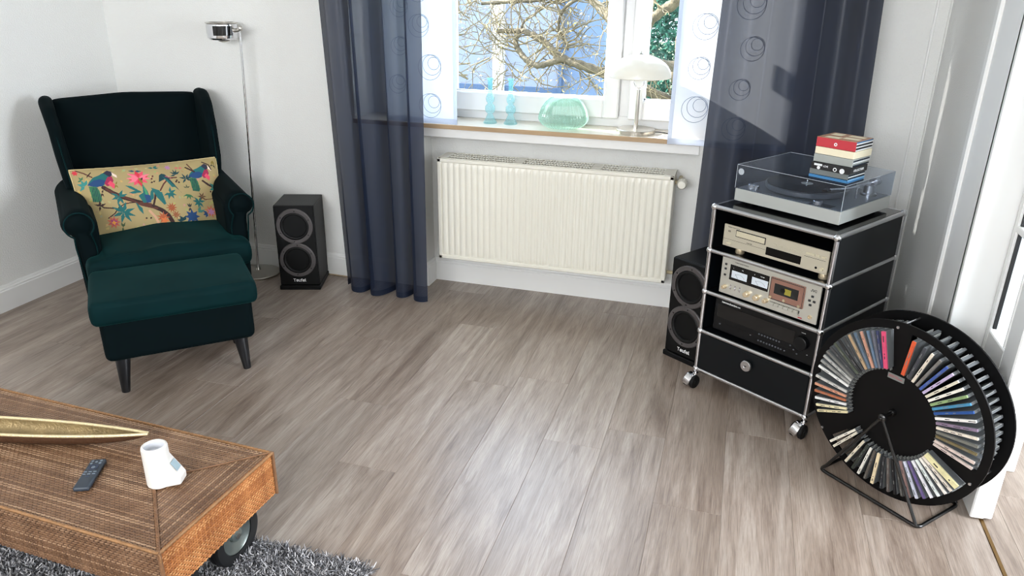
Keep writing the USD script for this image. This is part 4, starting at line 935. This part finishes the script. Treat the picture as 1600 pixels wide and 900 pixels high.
put(arm_, 'headshell', bx(.306, .328, .082, .118, .894, .902, .002), 'black_metal', False)
put(arm_, 'arm_rest', cat([cyl((ax - .004, .22, .8595), (ax - .004, .22, .90), .004, 10), bx(ax - .014, ax + .006, .216, .224, .897, .9015, .001)]), 'steel_tube', 30)
t_ = .003
lid_parts = [bx(-.001, TW + .001, -.001, TD + .001, .947, .950), bx(-.001, TW + .001, -.001, -.001 + t_, .859, .947), bx(-.001, TW + .001, TD + .001 - t_, TD + .001, .859, .947), bx(-.001, -.001 + t_, t_, TD - t_, .859, .947), bx(TW + .001 - t_, TW + .001, t_, TD - t_, .859, .947)]
ld = put(tt, 'dust_cover', cat(lid_parts), 'smoked_acrylic', False, label='clear smoked dust cover')
mat('acrylic_edge', (170, 178, 186), .15)
e_ = .0011
eds = [((-.001, -.001, .859), (-.001, -.001, .95)), ((TW + .001, -.001, .859), (TW + .001, -.001, .95)), ((-.001, -.001, .95), (TW + .001, -.001, .95)), ((TW + .001, -.001, .95), (TW + .001, TD, .95)), ((-.001, -.001, .95), (-.001, TD, .95)), ((-.001, TD, .95), (TW + .001, TD, .95)), ((TW + .001, TD, .86), (TW + .001, TD, .95))]
put(ld, 'polished_edge', cat([cyl(a, b, e_, 6) for a, b in eds]), 'acrylic_edge', False)
put(ld, 'round_sticker', T(RX(lathe([(0, 0), (.0125, 0), (.0125, .0006), (0, .0006)], 28), PI / 2), .018, -.0012, .925), 'acrylic_edge', False)
# stacked CD boxes on the lid
def stack_item(label, z, h, dx, dy, rot, front, layers, extra=None):
    """a boxed set: a card spine at the front, cases seen edge-on at the right"""
    o = thing('cd_box', label, 'cd box', tw_(.383 + dx, .153 + dy, z), TR + rot, 'CD boxes stacked on the record player')
    w, d = .142, .125
    put(o, 'spine', bx(-w / 2, w / 2, -d / 2, -d / 2 + .004, .0003, h - .0003, .001), front, False)
    n = len(layers)
    for i, c in enumerate(layers):
        put(o, 'case', bx(-w / 2 + .0005, w / 2 - .0005 * (i % 2), -d / 2 + .004, d / 2, .0003 + h * i / n, h * (i + 1) / n - .0004, .0008), c, False)
    if extra: extra(o, w, d, h)
    return o
mat('card_red', (186, 52, 62), .4); mat('card_cream', (232, 222, 194), .5); mat('card_grey', (158, 162, 158), .5); mat('card_black', (26, 26, 28), .4)
mat('case_blue', (60, 120, 170), .25); mat('case_pale_blue', (120, 170, 210), .2); mat('case_dark', (30, 42, 58), .2); mat('case_clear', (112, 118, 118), .15); mat('case_white', (226, 228, 230), .3); mat('card_brown', (170, 130, 104), .5)
z = .9505
stack_item('dark and bright blue CD case at the bottom of the stack on the record player', z, .019, 0, 0, 0, 'case_dark', ['case_dark', 'case_blue', 'case_pale_blue'], lambda o, w, d, h: put(o, 'blue_inlay', bx(-w / 2, w / 2, -d / 2 - .0006, -d / 2 + .001, h * .45, h * .95), 'case_blue', False)); z += .0193
stack_item('clear grey CD case second from the bottom of the stack on the record player', z, .0195, -.001, .001, .01, 'case_clear', ['case_dark', 'case_white', 'case_dark', 'case_clear']); z += .0198
def bw(o, w, d, h):
    yy = -d / 2 - .0006
    put(o, 'print', cat([bx(-.060, -.030, yy, yy + .001, h * .55, h * .86), T(facing(textm('LIVE', .006, .0006, True)), -.026, yy + .0004, h * .5), T(RX(lathe([(0, 0), (.006, 0), (.006, .0006), (0, .0006)], 20), PI / 2), -.042, yy + .0006, h * .28), T(RX(lathe([(0, 0), (.009, 0), (.009, .0006), (0, .0006)], 20), PI / 2), .044, yy + .0006, h * .36), T(RX(lathe([(.004, 0), (.007, 0), (.007, .0006), (.004, .0006)], 20), PI / 2), .018, yy + .0006, h * .4)]), 'case_white', False)
    put(o, 'lettering', T(RZ(facing(textm('COLLECTION', .008, .0006, True)), PI / 2), w / 2 + .0002, -.036, h * .3), 'case_white', False)
stack_item('black CD box with white printing in the middle of the stack', z, .024, .006, -.006, .0, 'card_black', ['card_black'], bw); z += .0243
stack_item('plain grey CD box in the stack under the cream one', z, .027, .004, .006, .02, 'card_grey', ['case_dark', 'card_grey', 'case_white', 'case_dark', 'card_grey']); z += .0273
stack_item('cream CD box under the red one in the stack', z, .025, .005, .008, -.01, 'card_cream', ['card_cream']); z += .0253
def redx(o, w, d, h):
    put(o, 'cover', bx(-w / 2, w / 2, -d / 2, d / 2, h - .0006, h + .0004), 'card_brown', False)
    put(o, 'cover_print', cat([bx(-.05, .0, -.05, -.02, h + .0003, h + .0007), bx(.005, .06, -.03, .0, h + .0003, h + .0007), bx(-.06, -.02, .01, .05, h + .0003, h + .0007), bx(0, .055, .02, .05, h + .0003, h + .0007)]), 'card_cream', False)
    put(o, 'emblem', T(RX(lathe([(.0025, 0), (.006, 0), (.006, .0006), (.0025, .0006)], 20), PI / 2), .0, -d / 2 - .0002, h * .45), 'case_white', False)
stack_item('red CD box on top of the stack', z, .033, .003, .010, .015, 'card_red', ['case_white', 'card_black', 'case_white', 'card_black', 'case_white', 'case_blue'], redx)

# ================================================================ CD carousel
AZ, TI = -2.297, -.05
CC = np.array([.593, 2.382, .318])
cn_ = np.array([math.cos(AZ) * math.cos(TI), math.sin(AZ) * math.cos(TI), math.sin(TI)])
ca_ = np.cross([0, 0, 1], cn_); ca_ /= np.linalg.norm(ca_); cb_ = np.cross(cn_, ca_)
CM = np.eye(4); CM[:3, 0] = ca_; CM[:3, 1] = cb_; CM[:3, 2] = cn_; CM[:3, 3] = CC
wh_ = thing('cd_carousel', 'black wheel-shaped CD carousel on a bent wire stand beside the door', 'cd rack', mat4=CM)
mat('disc_black', (4, 4, 5), .5, specular_ior_level=.2); mat('wire_black', (10, 10, 11), .24, specular_ior_level=.7)
GAP = .112
ring_pts = lambda r, n=96: [(r * math.cos(t), r * math.sin(t)) for t in np.arange(n) / n * 2 * PI]
sectors = [(100, 208), (-135, -24), (-12, 88)]
def plate(z0, z1):
    hole = []
    shape = Polygon(ring_pts(.31))
    for a0, a1 in sectors:
        t = np.radians(np.linspace(a0, a1, 30))
        shape = shape.difference(Polygon([(.150 * math.cos(q), .150 * math.sin(q)) for q in t] + [(.283 * math.cos(q), .283 * math.sin(q)) for q in t[::-1]]))
    m = trimesh.creation.extrude_polygon(shape, z1 - z0, engine='earcut'); m.apply_translation((0, 0, z0)); return m
put(wh_, 'front_disc', plate(-.003, .003), 'disc_black', False)
put(wh_, 'rear_disc', extr(ring_pts(.31), .006, -GAP - .003), 'disc_black', False)
put(wh_, 'inner_drum', lathe([(.146, -GAP), (.149, -GAP), (.149, .0), (.146, .0), (.146, -GAP)], 72), 'disc_black', 40)
mat('comb_clear', (120, 122, 120), .25)
combs = []
for a0, a1 in sectors:
    for q in np.radians(np.arange(a0 + 2, a1 - 1, 5)):
        combs.append(RZ(bx(.146, .156, -.0012, .0012, .0032, .014), q))
        combs.append(RZ(bx(.276, .285, -.0012, .0012, -GAP * .75, -.004), q))
put(wh_, 'comb', cat(combs), 'comb_clear', False, kind='stuff')
put(wh_, 'axle', cyl((0, 0, -GAP - .075), (0, 0, .072), .006, 16), 'wire_black', True)
put(wh_, 'hub', cat([T(lathe([(0, 0), (.012, 0), (.013, .003), (.013, .010), (.009, .014), (0, .016)], 28), 0, 0, .054), T(lathe([(0, 0), (.012, 0), (.011, .01), (.008, .014), (0, .014)], 28), 0, 0, .003)]), 'wire_black', 35)
for x, y in ((-.037, .289), (-.239, -.19), (.269, -.111)):
    put(wh_, 'spacer_screw', T(lathe([(0, .003), (.0055, .003), (.0045, .0055), (0, .006)], 16), x, y, 0), 'steel_tube', 30)
    put(wh_, 'spacer_rod', cyl((x, y, -GAP), (x, y, -.002), .004, 10), 'steel_tube', True)
pl_ = put(wh_, 'name_plate', bx(-.040, .016, .112, .131, .003, .0062, .001), 'comb_clear', False)
put(pl_, 'plate_print', cat([bx(-.036, -.018, .120, .1215, .0061, .0066), bx(-.014, .010, .120, .1215, .0061, .0066), bx(-.036, -.004, .125, .1262, .0061, .0066)]), 'red_ink', False)
# wire stand: floor loop and two inverted V forks (in the wheel's own frame, floor = the plane z_world .006)
def wpt(x, n_, zw):
    """wheel-frame point at sideways x, at n_ along the axis seen from above, at world height zw"""
    h = np.array([cn_[0], cn_[1], 0]); h /= np.linalg.norm(h)
    w = np.array([CC[0], CC[1], 0]) + ca_ * x + h * n_ + np.array([0, 0, zw]); d = w - CC
    return (d @ ca_, d @ cb_, d @ cn_)
loop_ = fillet([wpt(0, .05, .0065), wpt(.183, .05, .0065), wpt(.183, -.175, .0065), wpt(-.183, -.175, .0065), wpt(-.183, .05, .0065), wpt(0, .05, .0065)], .022, 7)
st = put(wh_, 'stand_loop', tube(loop_, .006, 10), 'wire_black', True)
for hub_z, ny in ((.062, .05), (-GAP - .065, -.175)):
    for s in (-1, 1):
        put(st, 'fork_rod', tube([wpt(s * .176, ny, .008), (0 + s * .004, -.004, hub_z)], .0052, 10), 'wire_black', True)

# the discs' cases: one thing each, standing in the carousel's slots
CDS = [(104, 'pink', (206, 74, 110), 1.5), (108.3, 'navy', (52, 58, 92), 1), (111.8, 'slate grey', (98, 100, 112), 1), (115.5, 'steel blue', (92, 112, 134), 1), (120.5, 'rose beige', (188, 140, 120), 1), (125.6, 'blue-grey', (84, 102, 120), 1), (130.6, 'sand brown', (170, 144, 112), 1), (135.3, 'charcoal', (58, 60, 62), 1), (140, 'black', (34, 35, 38), 1), (144.8, 'olive grey', (74, 80, 68), 1), (149.8, 'graphite', (66, 68, 70), 1), (154.6, 'stone grey', (112, 112, 108), 1), (159.2, 'pale grey', (176, 176, 172), 1), (164, 'silver grey', (146, 146, 142), 1), (169, 'white', (228, 228, 224), 1), (177.5, 'pearl grey', (198, 196, 190), 1), (184, 'peach', (208, 150, 122), 1), (189.5, 'orange-brown', (170, 102, 70), 1), (195, 'white', (226, 226, 224), 1), (200.5, 'cream', (226, 216, 176), 1), (205, 'cream', (220, 208, 166), 1),
       (-131.5, 'ivory', (226, 220, 206), 1), (-127.5, 'ivory', (216, 208, 190), 1), (-120.5, 'black', (30, 31, 34), 1), (-114.8, 'cream', (218, 208, 186), 1), (-108.5, 'dark green', (48, 54, 48), 1), (-103.3, 'white', (228, 224, 214), 1), (-98, 'brown-grey', (84, 78, 72), 1), (-92.3, 'cream and orange', (224, 206, 170), 1.2), (-85.5, 'black', (44, 46, 50), 1), (-80.2, 'taupe', (92, 84, 80), 1), (-75, 'black', (24, 25, 28), 1), (-70, 'black and white', (70, 68, 64), 1), (-64.8, 'mauve brown', (150, 122, 118), 1), (-59.5, 'white and navy', (208, 210, 226), 1), (-54, 'violet', (104, 88, 138), 1), (-48.5, 'white', (232, 230, 236), 1), (-43, 'white', (222, 228, 226), 1), (-37.3, 'white', (232, 226, 216), 1), (-32.5, 'pale cream', (220, 210, 196), 1), (-27.2, 'pale yellow', (224, 216, 168), 2),
       (83, 'orange', (202, 84, 50), 1.3), (75.5, 'black and white', (62, 64, 70), 1), (70, 'ivory', (214, 204, 188), 1), (64.3, 'grey', (112, 108, 104), 1), (59, 'royal blue', (60, 84, 150), 1), (54, 'lilac', (184, 168, 200), 1), (49, 'cream', (212, 206, 186), 1), (44, 'white', (226, 222, 212), 1), (39.2, 'green', (136, 160, 112), 1), (34.3, 'sky blue', (64, 132, 170), 1), (29.2, 'deep blue', (36, 76, 140), 1), (23.6, 'white', (230, 228, 224), 1), (18, 'mauve', (134, 116, 138), 1), (12.5, 'white and orange', (222, 212, 196), 1), (7.3, 'grey', (112, 112, 104), 1), (2, 'olive brown', (112, 100, 70), 1), (-4.2, 'pinkish white', (210, 192, 182), 1), (-8.6, 'pinkish white', (200, 184, 176), 1)]
mat('jewel_clear', (98, 101, 103), .12)
def where_(a):
    if a > 95: grp, k = [q for q in CDS if q[0] > 95], sorted([q[0] for q in CDS if q[0] > 95]).index(a) + 1; return f"in the carousel's left sector, {ordinal(k)} from its top"
    if a < -20: k = sorted([q[0] for q in CDS if q[0] < -20]).index(a) + 1; return f"in the carousel's bottom sector, {ordinal(k)} from the left"
    k = sorted([-q[0] for q in CDS if -20 < q[0] < 95]).index(-a) + 1; return f"in the carousel's right sector, {ordinal(k)} from its top"
def ordinal(k): return f"{k}{'th' if 10 < k % 100 < 14 else {1: 'st', 2: 'nd', 3: 'rd'}.get(k % 10, 'th')}"
INK = {}
for k, (a, nm, c, tk) in enumerate(CDS):
    th = .0098 * tk
    key = 'spine_' + '_'.join(map(str, c))
    if key not in M: mat(key, c, .3, vary=(60., .12))
    A = CM @ trimesh.transformations.rotation_matrix(math.radians(a), (0, 0, 1))
    o = thing('cd_case', f"{nm} CD spine {where_(a)}", 'cd case', mat4=A, group='CD cases standing in the carousel')
    r0, r1, zf = .154, .279, .030
    put(o, 'spine', bx(r0 + .001, r1 - .001, -th / 2 + .0006, th / 2 - .0006, zf - .006, zf, .0006), key, False)
    put(o, 'case', bx(r0, r1, -th / 2, th / 2, zf - .136, zf - .0055, .0008), 'jewel_clear', False)
    g = np.random.default_rng(k); x = r0 + .02 + g.uniform(0, .02); dashes = []
    dark_ = sum(c) > 380
    while x < r1 - .02:
        L = g.uniform(.004, .022); dashes.append(bx(x, x + L, -th * .10, th * .10, zf - .0002, zf + .0003)); x += L + g.uniform(.004, .045)
    put(o, 'spine_print', cat(dashes), 'panel_ink' if dark_ else 'comb_clear', False, kind='stuff')

# ================================================================ rattan table on wheels
TBR = math.radians(-2.6)
tb = thing('coffee_table', 'low woven rattan coffee table on grey rubber wheels', 'coffee table', (-1.172, 1.115, 0), TBR)
TL, TWd, TH0, TH1 = 1.25, .435, .203, .34
mat('table_core', (30, 17, 11), .9); mat('cane', (122, 88, 62), .4, vary=(30., .3)); mat('cane_honey', (142, 104, 68), .4, vary=(30., .25))
put(tb, 'core', bx(-TL + .006, -.006, .006, TWd - .006, TH0, TH1 - .005), 'table_core', False)
def strand_mat(name, rough):
    M[name] = usdkit.material(stage, '/World/Looks/' + name, {
        'a': ('attribute', {'attribute': 'tint'}), 'tc': ('texture_coordinate', {}), 'n': ('noise_texture', {'scale': 14., 'detail': 3.}), 'r2': ('rgb_ramp', {'ramp': [(.3, (.66, .60, .55)), (.7, (1., 1., 1.))]}), 'mx': ('mix_color', {'blend_type': 'multiply', 'fac': 1.}),
        'p': ('principled_bsdf', {'roughness': rough})},
        [('tc.object', 'n.vector'), ('n.fac', 'r2.fac'), ('a.color', 'mx.a'), ('r2.color', 'mx.b'), ('mx.result', 'p.base_color')], surface='p.BSDF')
strand_mat('rattan', .4)
RAT = [(108, 80, 58), (136, 104, 78), (168, 138, 110)]; RATX = [(100, 73, 54), (114, 84, 62), (130, 98, 74)]; RATX_LIT = [(158, 98, 54), (176, 112, 62), (196, 132, 78)]; RAT_LIT = [(172, 106, 58), (196, 130, 76), (220, 164, 108)]; YARN = [(30, 30, 33), (122, 122, 126), (226, 224, 226)]  # the more orange tones hold the warm light on the table's end
def tones(n, ramp, g):
    t = g.random(n); c = np.array([lin(x) for x in ramp])
    return np.stack([np.interp(t, [0, .5, 1], c[:, k]) for k in range(3)], -1)
P_, WR = .0078, .0031
def strands(lines, over, amp, width, hgt):
    """flat-round strands along 2-D lines (start, end, first phase): they rise and dip over the crossing ones; returned in (x, y, height)"""
    V, Fc, n0, cnt = [], [], 0, []
    for (p, q, ph) in lines:
        p, q = np.array(p, float), np.array(q, float); L = np.linalg.norm(q - p)
        if L < P_: continue
        n = max(2, int(L / (P_ / 2)) + 1); s = np.linspace(0, L, n); d = (q - p) / L; nr = np.array([-d[1], d[0]])
        h = amp * np.cos(PI * (s / P_) + ph * PI)
        c = p + d * s[:, None]
        prof = [(-width, -hgt), (-width * .55, hgt * .6), (width * .55, hgt * .6), (width, -hgt)]
        rows = np.stack([np.concatenate([c + nr * w, (h + z)[:, None]], 1) for w, z in prof], 1)
        V.append(rows.reshape(-1, 3)); i = np.arange(n - 1)[:, None] * 4 + np.arange(3)[None] + n0
        qd = np.stack([i, i + 4, i + 5, i + 1], -1).reshape(-1, 4)
        Fc.append(np.vstack([qd[:, [0, 1, 2]], qd[:, [0, 2, 3]]])); n0 += n * 4; cnt.append(n * 4)
    m = trimesh.Trimesh(np.vstack(V), np.vstack(Fc), process=False); m.metadata['cnt'] = cnt; return m
def weave(nm, m, ramp, seed):
    c = np.repeat(tones(len(m.metadata['cnt']), ramp, np.random.default_rng(seed)), m.metadata['cnt'], 0)
    put(tb, nm, m, 'rattan', True, kind='stuff', colors=c)
half = TWd / 2
def clipseg(y):   # long section, bounded at its right end by the two mitre lines
    return -min(y, TWd - y)
la = [((-TL, y), (clipseg(y), y), i) for i, y in enumerate(np.arange(P_ * .7, TWd, P_ * 1.0))]
weave('long_strands', T(strands(la, 0, .0009, WR, .0008), 0, 0, TH1 - .0012), RAT, 12)
lb = []
for i, x in enumerate(np.arange(-P_ * .5, -TL, -P_)):
    if -x < half: lb += [((x, 0), (x, -x), i), ((x, TWd + x), (x, TWd), i)]
    else: lb.append(((x, 0), (x, TWd), i))
weave('cross_strands', T(strands(lb, 0, -.0009, WR * .8, .0008), 0, 0, TH1 - .0014), RATX, 13)
lc = [((-x, x), (-x, TWd - x), i) for i, x in enumerate(np.arange(P_ * .7, half, P_))]
weave('end_strands', T(strands(lc, 0, .0009, WR, .0008), 0, 0, TH1 - .0012), RAT, 11)
ld_ = [((0, y), (-min(y, TWd - y), y), i) for i, y in enumerate(np.arange(P_ * .5, TWd, P_))]
weave('end_cross_strands', T(strands(ld_, 0, -.0009, WR * .8, .0008), 0, 0, TH1 - .0014), RATX, 17)
for p, q in (((0, 0, TH1), (-half, half, TH1)), ((0, TWd, TH1), (-half, half, TH1))):
    s = np.linspace(0, 1, 110); a = np.array(p) + (np.array(q) - p) * s[:, None]
    for o in (0, PI): put(tb, 'mitre_cord', tube(a + np.stack([.0022 * np.cos(s * 150 + o), .0022 * np.cos(s * 150 + o), .0014 + .0012 * np.sin(s * 150 + o)], -1), .0019, 6), 'cane', True)
# sides: woven too; x' runs along the side, y' up
def side(nm, L, to_world, mt):
    hs = TH1 - TH0
    u = [((0, y), (L, y), i) for i, y in enumerate(np.arange(P_ * .4, hs, P_ * .95))]
    w = [((x, 0), (x, hs + .002), i) for i, x in enumerate(np.arange(P_ * .5, L, P_))]
    for k, (ls, am, wd) in enumerate(((u, .0008, WR * .85), (w, -.0009, WR))):
        m = strands(ls, 0, am, wd, .0008); m.apply_transform(to_world); weave(nm, m, (mt, RATX if mt is RAT else RATX_LIT)[k], k + len(nm))
Ax = np.eye(4); Ax[:3, :3] = np.array([[0, 0, 1], [1, 0, 0], [0, 1, 0]]); Ax[:3, 3] = (-.003, 0, TH0)
side('end_weave', TWd, Ax, RAT_LIT)  # light on this end is put into its strand colour
Ay = np.eye(4); Ay[:3, :3] = np.array([[1, 0, 0], [0, 0, -1], [0, 1, 0]]); Ay[:3, 3] = (-TL, .003, TH0)
side('front_weave', TL, Ay, RAT)
Az = np.eye(4); Az[:3, :3] = np.array([[-1, 0, 0], [0, 0, 1], [0, 1, 0]]); Az[:3, 3] = (0, TWd - .003, TH0)
side('rear_weave', TL, Az, RAT)
for p, q in (((0, 0), (0, TWd)), ((0, 0), (-TL, 0)), ((0, TWd), (-TL, TWd))):
    p, q = np.array([*p, 0.]), np.array([*q, 0.]); L = np.linalg.norm(q - p); s = np.linspace(0, L, int(L / .004))
    base = p + (q - p) / L * s[:, None]
    nrm = np.array([(q - p)[1], -(q - p)[0], 0]) / L
    wob = np.stack([0 * s, 0 * s, .0010 * np.sin(s * 2 * PI / .0125)], -1)
    put(tb, 'edge_cane', tube(base + wob + np.array([0, 0, TH1 - .001]), .0042, 7), 'cane_honey', True)
put(tb, 'corner_post', cat([cyl((0, 0, TH0), (0, 0, TH1 + .001), .005, 10), ]), 'cane', True); put(tb, 'corner_post', cyl((0, TWd, TH0), (0, TWd, TH1 + .001), .005, 10), 'cane', True)
loopc = [(.004 + .006 * math.cos(t), -.004 - .002 * math.cos(t), TH1 - .012 + .012 * math.sin(t)) for t in np.linspace(0, 2 * PI, 22)[:-1]]
put(tb, 'corner_loop', tube(loopc, .0012, 6, True), 'cane_honey', True)
mat('wheel_rubber', (26, 27, 28), .5); mat('wheel_rim', (150, 160, 156), .25, .8)
WRr = .092
def wheel(x, y):
    w = put(tb, 'wheel', T(RY(lathe([(.060, -.018), (.078, -.022), (.088, -.020), (WRr, -.012), (WRr, -.004), (.0895, 0), (WRr, .004), (WRr, .012), (.088, .020), (.078, .022), (.060, .018), (.060, -.018)], 56), PI / 2), x, y, WRr + .003), 'wheel_rubber', 40)
    put(w, 'rim', T(RY(lathe([(.0605, -.012), (.0605, .013), (.057, .016), (.050, .012), (.03, .005), (.022, .005), (.02, .016), (.012, .019), (0, .019), (0, -.012), (.0605, -.012)], 44), PI / 2), x, y, WRr + .003), 'wheel_rim', 35)
    put(w, 'bracket', cat([bx(x - .035, x + .035, y - .05, y + .05, TH0 - .008, TH0 - .001, .002), bx(x - .032, x - .027, y - .022, y + .022, WRr - .015, TH0 - .005, .002), cyl((x - .032, y, WRr), (x + .02, y, WRr), .008, 14)]), 'brushed', 30)
wheel(-.103, .348); wheel(-.103, .095); wheel(-TL + .085, .345); wheel(-TL + .085, .095)

# ---------------------------------------------------------------- on the table
mat('gold_leaf', (150, 130, 92), .42, .5, bump=(120., .003), vary=(14., .35))
mat('gold_rim', (226, 208, 166), .35, .5, bump=(200., .002)); mat('bowl_outside', (70, 44, 26), .5, bump=(90., .003))
dish = thing('leaf_dish', 'long hammered gold leaf-shaped dish at the back of the rattan table', 'dish', (-1.945, 1.372, .3405), math.radians(11.8))
DL, DW = .46, .041
def boat(inner):
    def f(u, v):
        x = (2 * u - 1) * DL
        w = DW * np.clip(1 - np.abs(2 * u - 1) ** 2.2, 0, 1) ** .9 + .004
        rim = .047 + .012 * (1 - np.abs(2 * u - 1) ** 2) * -.3
        t = (v - .5) * PI
        depth = (.040 if inner else .046) * np.clip(1 - np.abs(2 * u - 1) ** 3, 0, 1) ** .6
        return np.stack([x, (w - (.004 if inner else 0)) * np.sin(t), rim - depth * np.cos(t) ** .8 + 0 * x + (0.001 if inner else 0)], -1)
    return grid(90, 22, f)
bi = boat(True); bi.faces = bi.faces[:, ::-1]
put(dish, 'inside', bi, 'gold_leaf', True); put(dish, 'outside', boat(False), 'bowl_outside', True)
us = np.linspace(0, 1, 90); xx = (2 * us - 1) * DL; ww = DW * np.clip(1 - np.abs(2 * us - 1) ** 2.2, 0, 1) ** .9 + .004 - .002; rr = .047 - .0036 * (1 - np.abs(2 * us - 1) ** 2)
path = np.concatenate([np.stack([xx, ww, rr], -1), np.stack([xx, -ww, rr], -1)[::-1]])
put(dish, 'rim', tube(path, .0046, 8, True), 'gold_rim', True)
# remote control
mat('remote_body', (44, 52, 62), .45); mat('remote_key', (110, 122, 134), .4); mat('remote_ring', (34, 46, 70), .35)
rm = thing('remote_control', 'slim dark grey remote control on the rattan table', 'remote control', (-1.547, 1.303, .3412), math.radians(24) )
put(rm, 'body', T(rbox(-.0205, .0205, -.066, .066, 0, .014, .006, 14), 0, 0, 0), 'remote_body', True)
for x, y in ((-.011, .054), (.011, .054), (-.011, .043), (.011, .043), (0, .049)): put(rm, 'key', T(lathe([(0, 0), (.0036, 0), (.0034, .0014), (0, .0016)], 14), x, y, .0135), 'remote_key', 30)
put(rm, 'ring', T(lathe([(.007, 0), (.0135, 0), (.013, .0013), (.0075, .0013), (.007, 0)], 28), 0, .025, .0135), 'remote_ring', 30)
put(rm, 'centre_key', T(lathe([(0, 0), (.0055, 0), (.005, .0013), (0, .0014)], 18), 0, .025, .0135), 'remote_key', 30)
for y in (.004, -.006): 
    for x in (-.012, 0, .012): put(rm, 'key', bx(x - .0042, x + .0042, y - .002, y + .002, .0135, .0152, .0008), 'remote_key', False)
put(rm, 'key', bx(-.005, .005, -.018, -.013, .0135, .0152, .0008), 'remote_ring', False)
# white gadget: an upright tube with a sloped display foot
mat('white_plastic', (220, 217, 212), .35); mat('lcd', (150, 170, 178), .2); mat('cup_inside', (206, 208, 214), .5)
gd = thing('tabletop_display', 'white tube-shaped gadget with a small sloping display on the rattan table', 'gadget', (-1.352, 1.338, .3415), math.radians(18))
cupb = m3.Manifold.batch_boolean([spheres_hull([(.027 * math.cos(t), .027 * math.sin(t), z, .006) for t in np.arange(24) / 24 * 2 * PI for z in (.006, .112)], 12)], m3.OpType.Add)
foot = spheres_hull([(.02, y, .006, .006) for y in (-.018, .018)] + [(.056, y, .014, .007) for y in (-.016, .016)] + [(.056, y, .026, .007) for y in (-.016, .016)] + [(.012, y, .096, .008) for y in (-.014, .014)], 14)
bodyg = (cupb + foot) - m3.Manifold.cylinder(.05, .0265, .0265, 40).translate((0, 0, .092))
put(gd, 'body', tri(bodyg), 'white_plastic', 40)
put(gd, 'inside', T(lathe([(0, 0), (.0262, 0), (.0262, .018), (.0266, .018), (.0266, -.0005), (0, -.0005)], 40), 0, 0, .0925), 'cup_inside', 40)
sl_ = math.atan2(.096 - .026, .056 - .012)
scr = bx(-.014, .014, -.0125, .0125, 0, .0012, .0004)
A = trimesh.transformations.translation_matrix((.0470, 0, .0575)) @ trimesh.transformations.rotation_matrix(sl_, (0, 1, 0))
scr.apply_transform(A); put(gd, 'display', scr, 'lcd', False)

# ================================================================ shaggy rug
rg = np.random.default_rng(21)
rug = thing('shag_rug', 'grey and black shaggy rug under the rattan table', 'rug')
mat('rug_back', (60, 60, 64), .95)
c0, c1 = np.array([-.865, 1.529]), np.array([-1.244, 1.542])
put(rug, 'backing', bx(-2.9, -.86, -.2, 1.535, .0004, .003, .001), 'rug_back', False)
def tufts(n, x0, x1, y0, y1, seed):
    g = np.random.default_rng(seed)
    P = np.stack([g.uniform(x0, x1, n), g.uniform(y0, y1, n), np.full(n, .006)], -1)
    dirs = g.normal(size=(n, 3)) * np.array([.75, .75, 0]); dirs[:, 2] = g.uniform(.5, 1.1, n); dirs /= np.linalg.norm(dirs, axis=1, keepdims=True)
    L = g.uniform(.018, .034, n)[:, None]
    side_ = np.cross(dirs, g.normal(size=(n, 3))); side_ /= np.linalg.norm(side_, axis=1, keepdims=True)
    bend = g.normal(size=(n, 3)) * .35; bend[:, 2] = -.15
    w = .0019
    a, b = P, P + dirs * L * .5
    c = b + (dirs + bend) * L * .5
    V = np.stack([a - side_ * w, a + side_ * w, b - side_ * w, b + side_ * w, c - side_ * w * .5, c + side_ * w * .5], 1)
    k = np.arange(n)[:, None] * 6
    F = np.concatenate([k + np.array([[0, 1, 3]]), k + np.array([[0, 3, 2]]), k + np.array([[2, 3, 5]]), k + np.array([[2, 5, 4]])])
    return trimesh.Trimesh(V.reshape(-1, 3), F, process=False)
tint_mat('rug_yarn', .8)
for n_t, args in ((84000, (-2.1, -.86, 1.05, 1.54, 1)), (12000, (-2.1, -.86, .80, 1.05, 2))):
    put(rug, 'pile', tufts(n_t, *args), 'rug_yarn', False, kind='stuff', colors=np.repeat(tones(n_t, YARN, np.random.default_rng(n_t)), 6, 0))
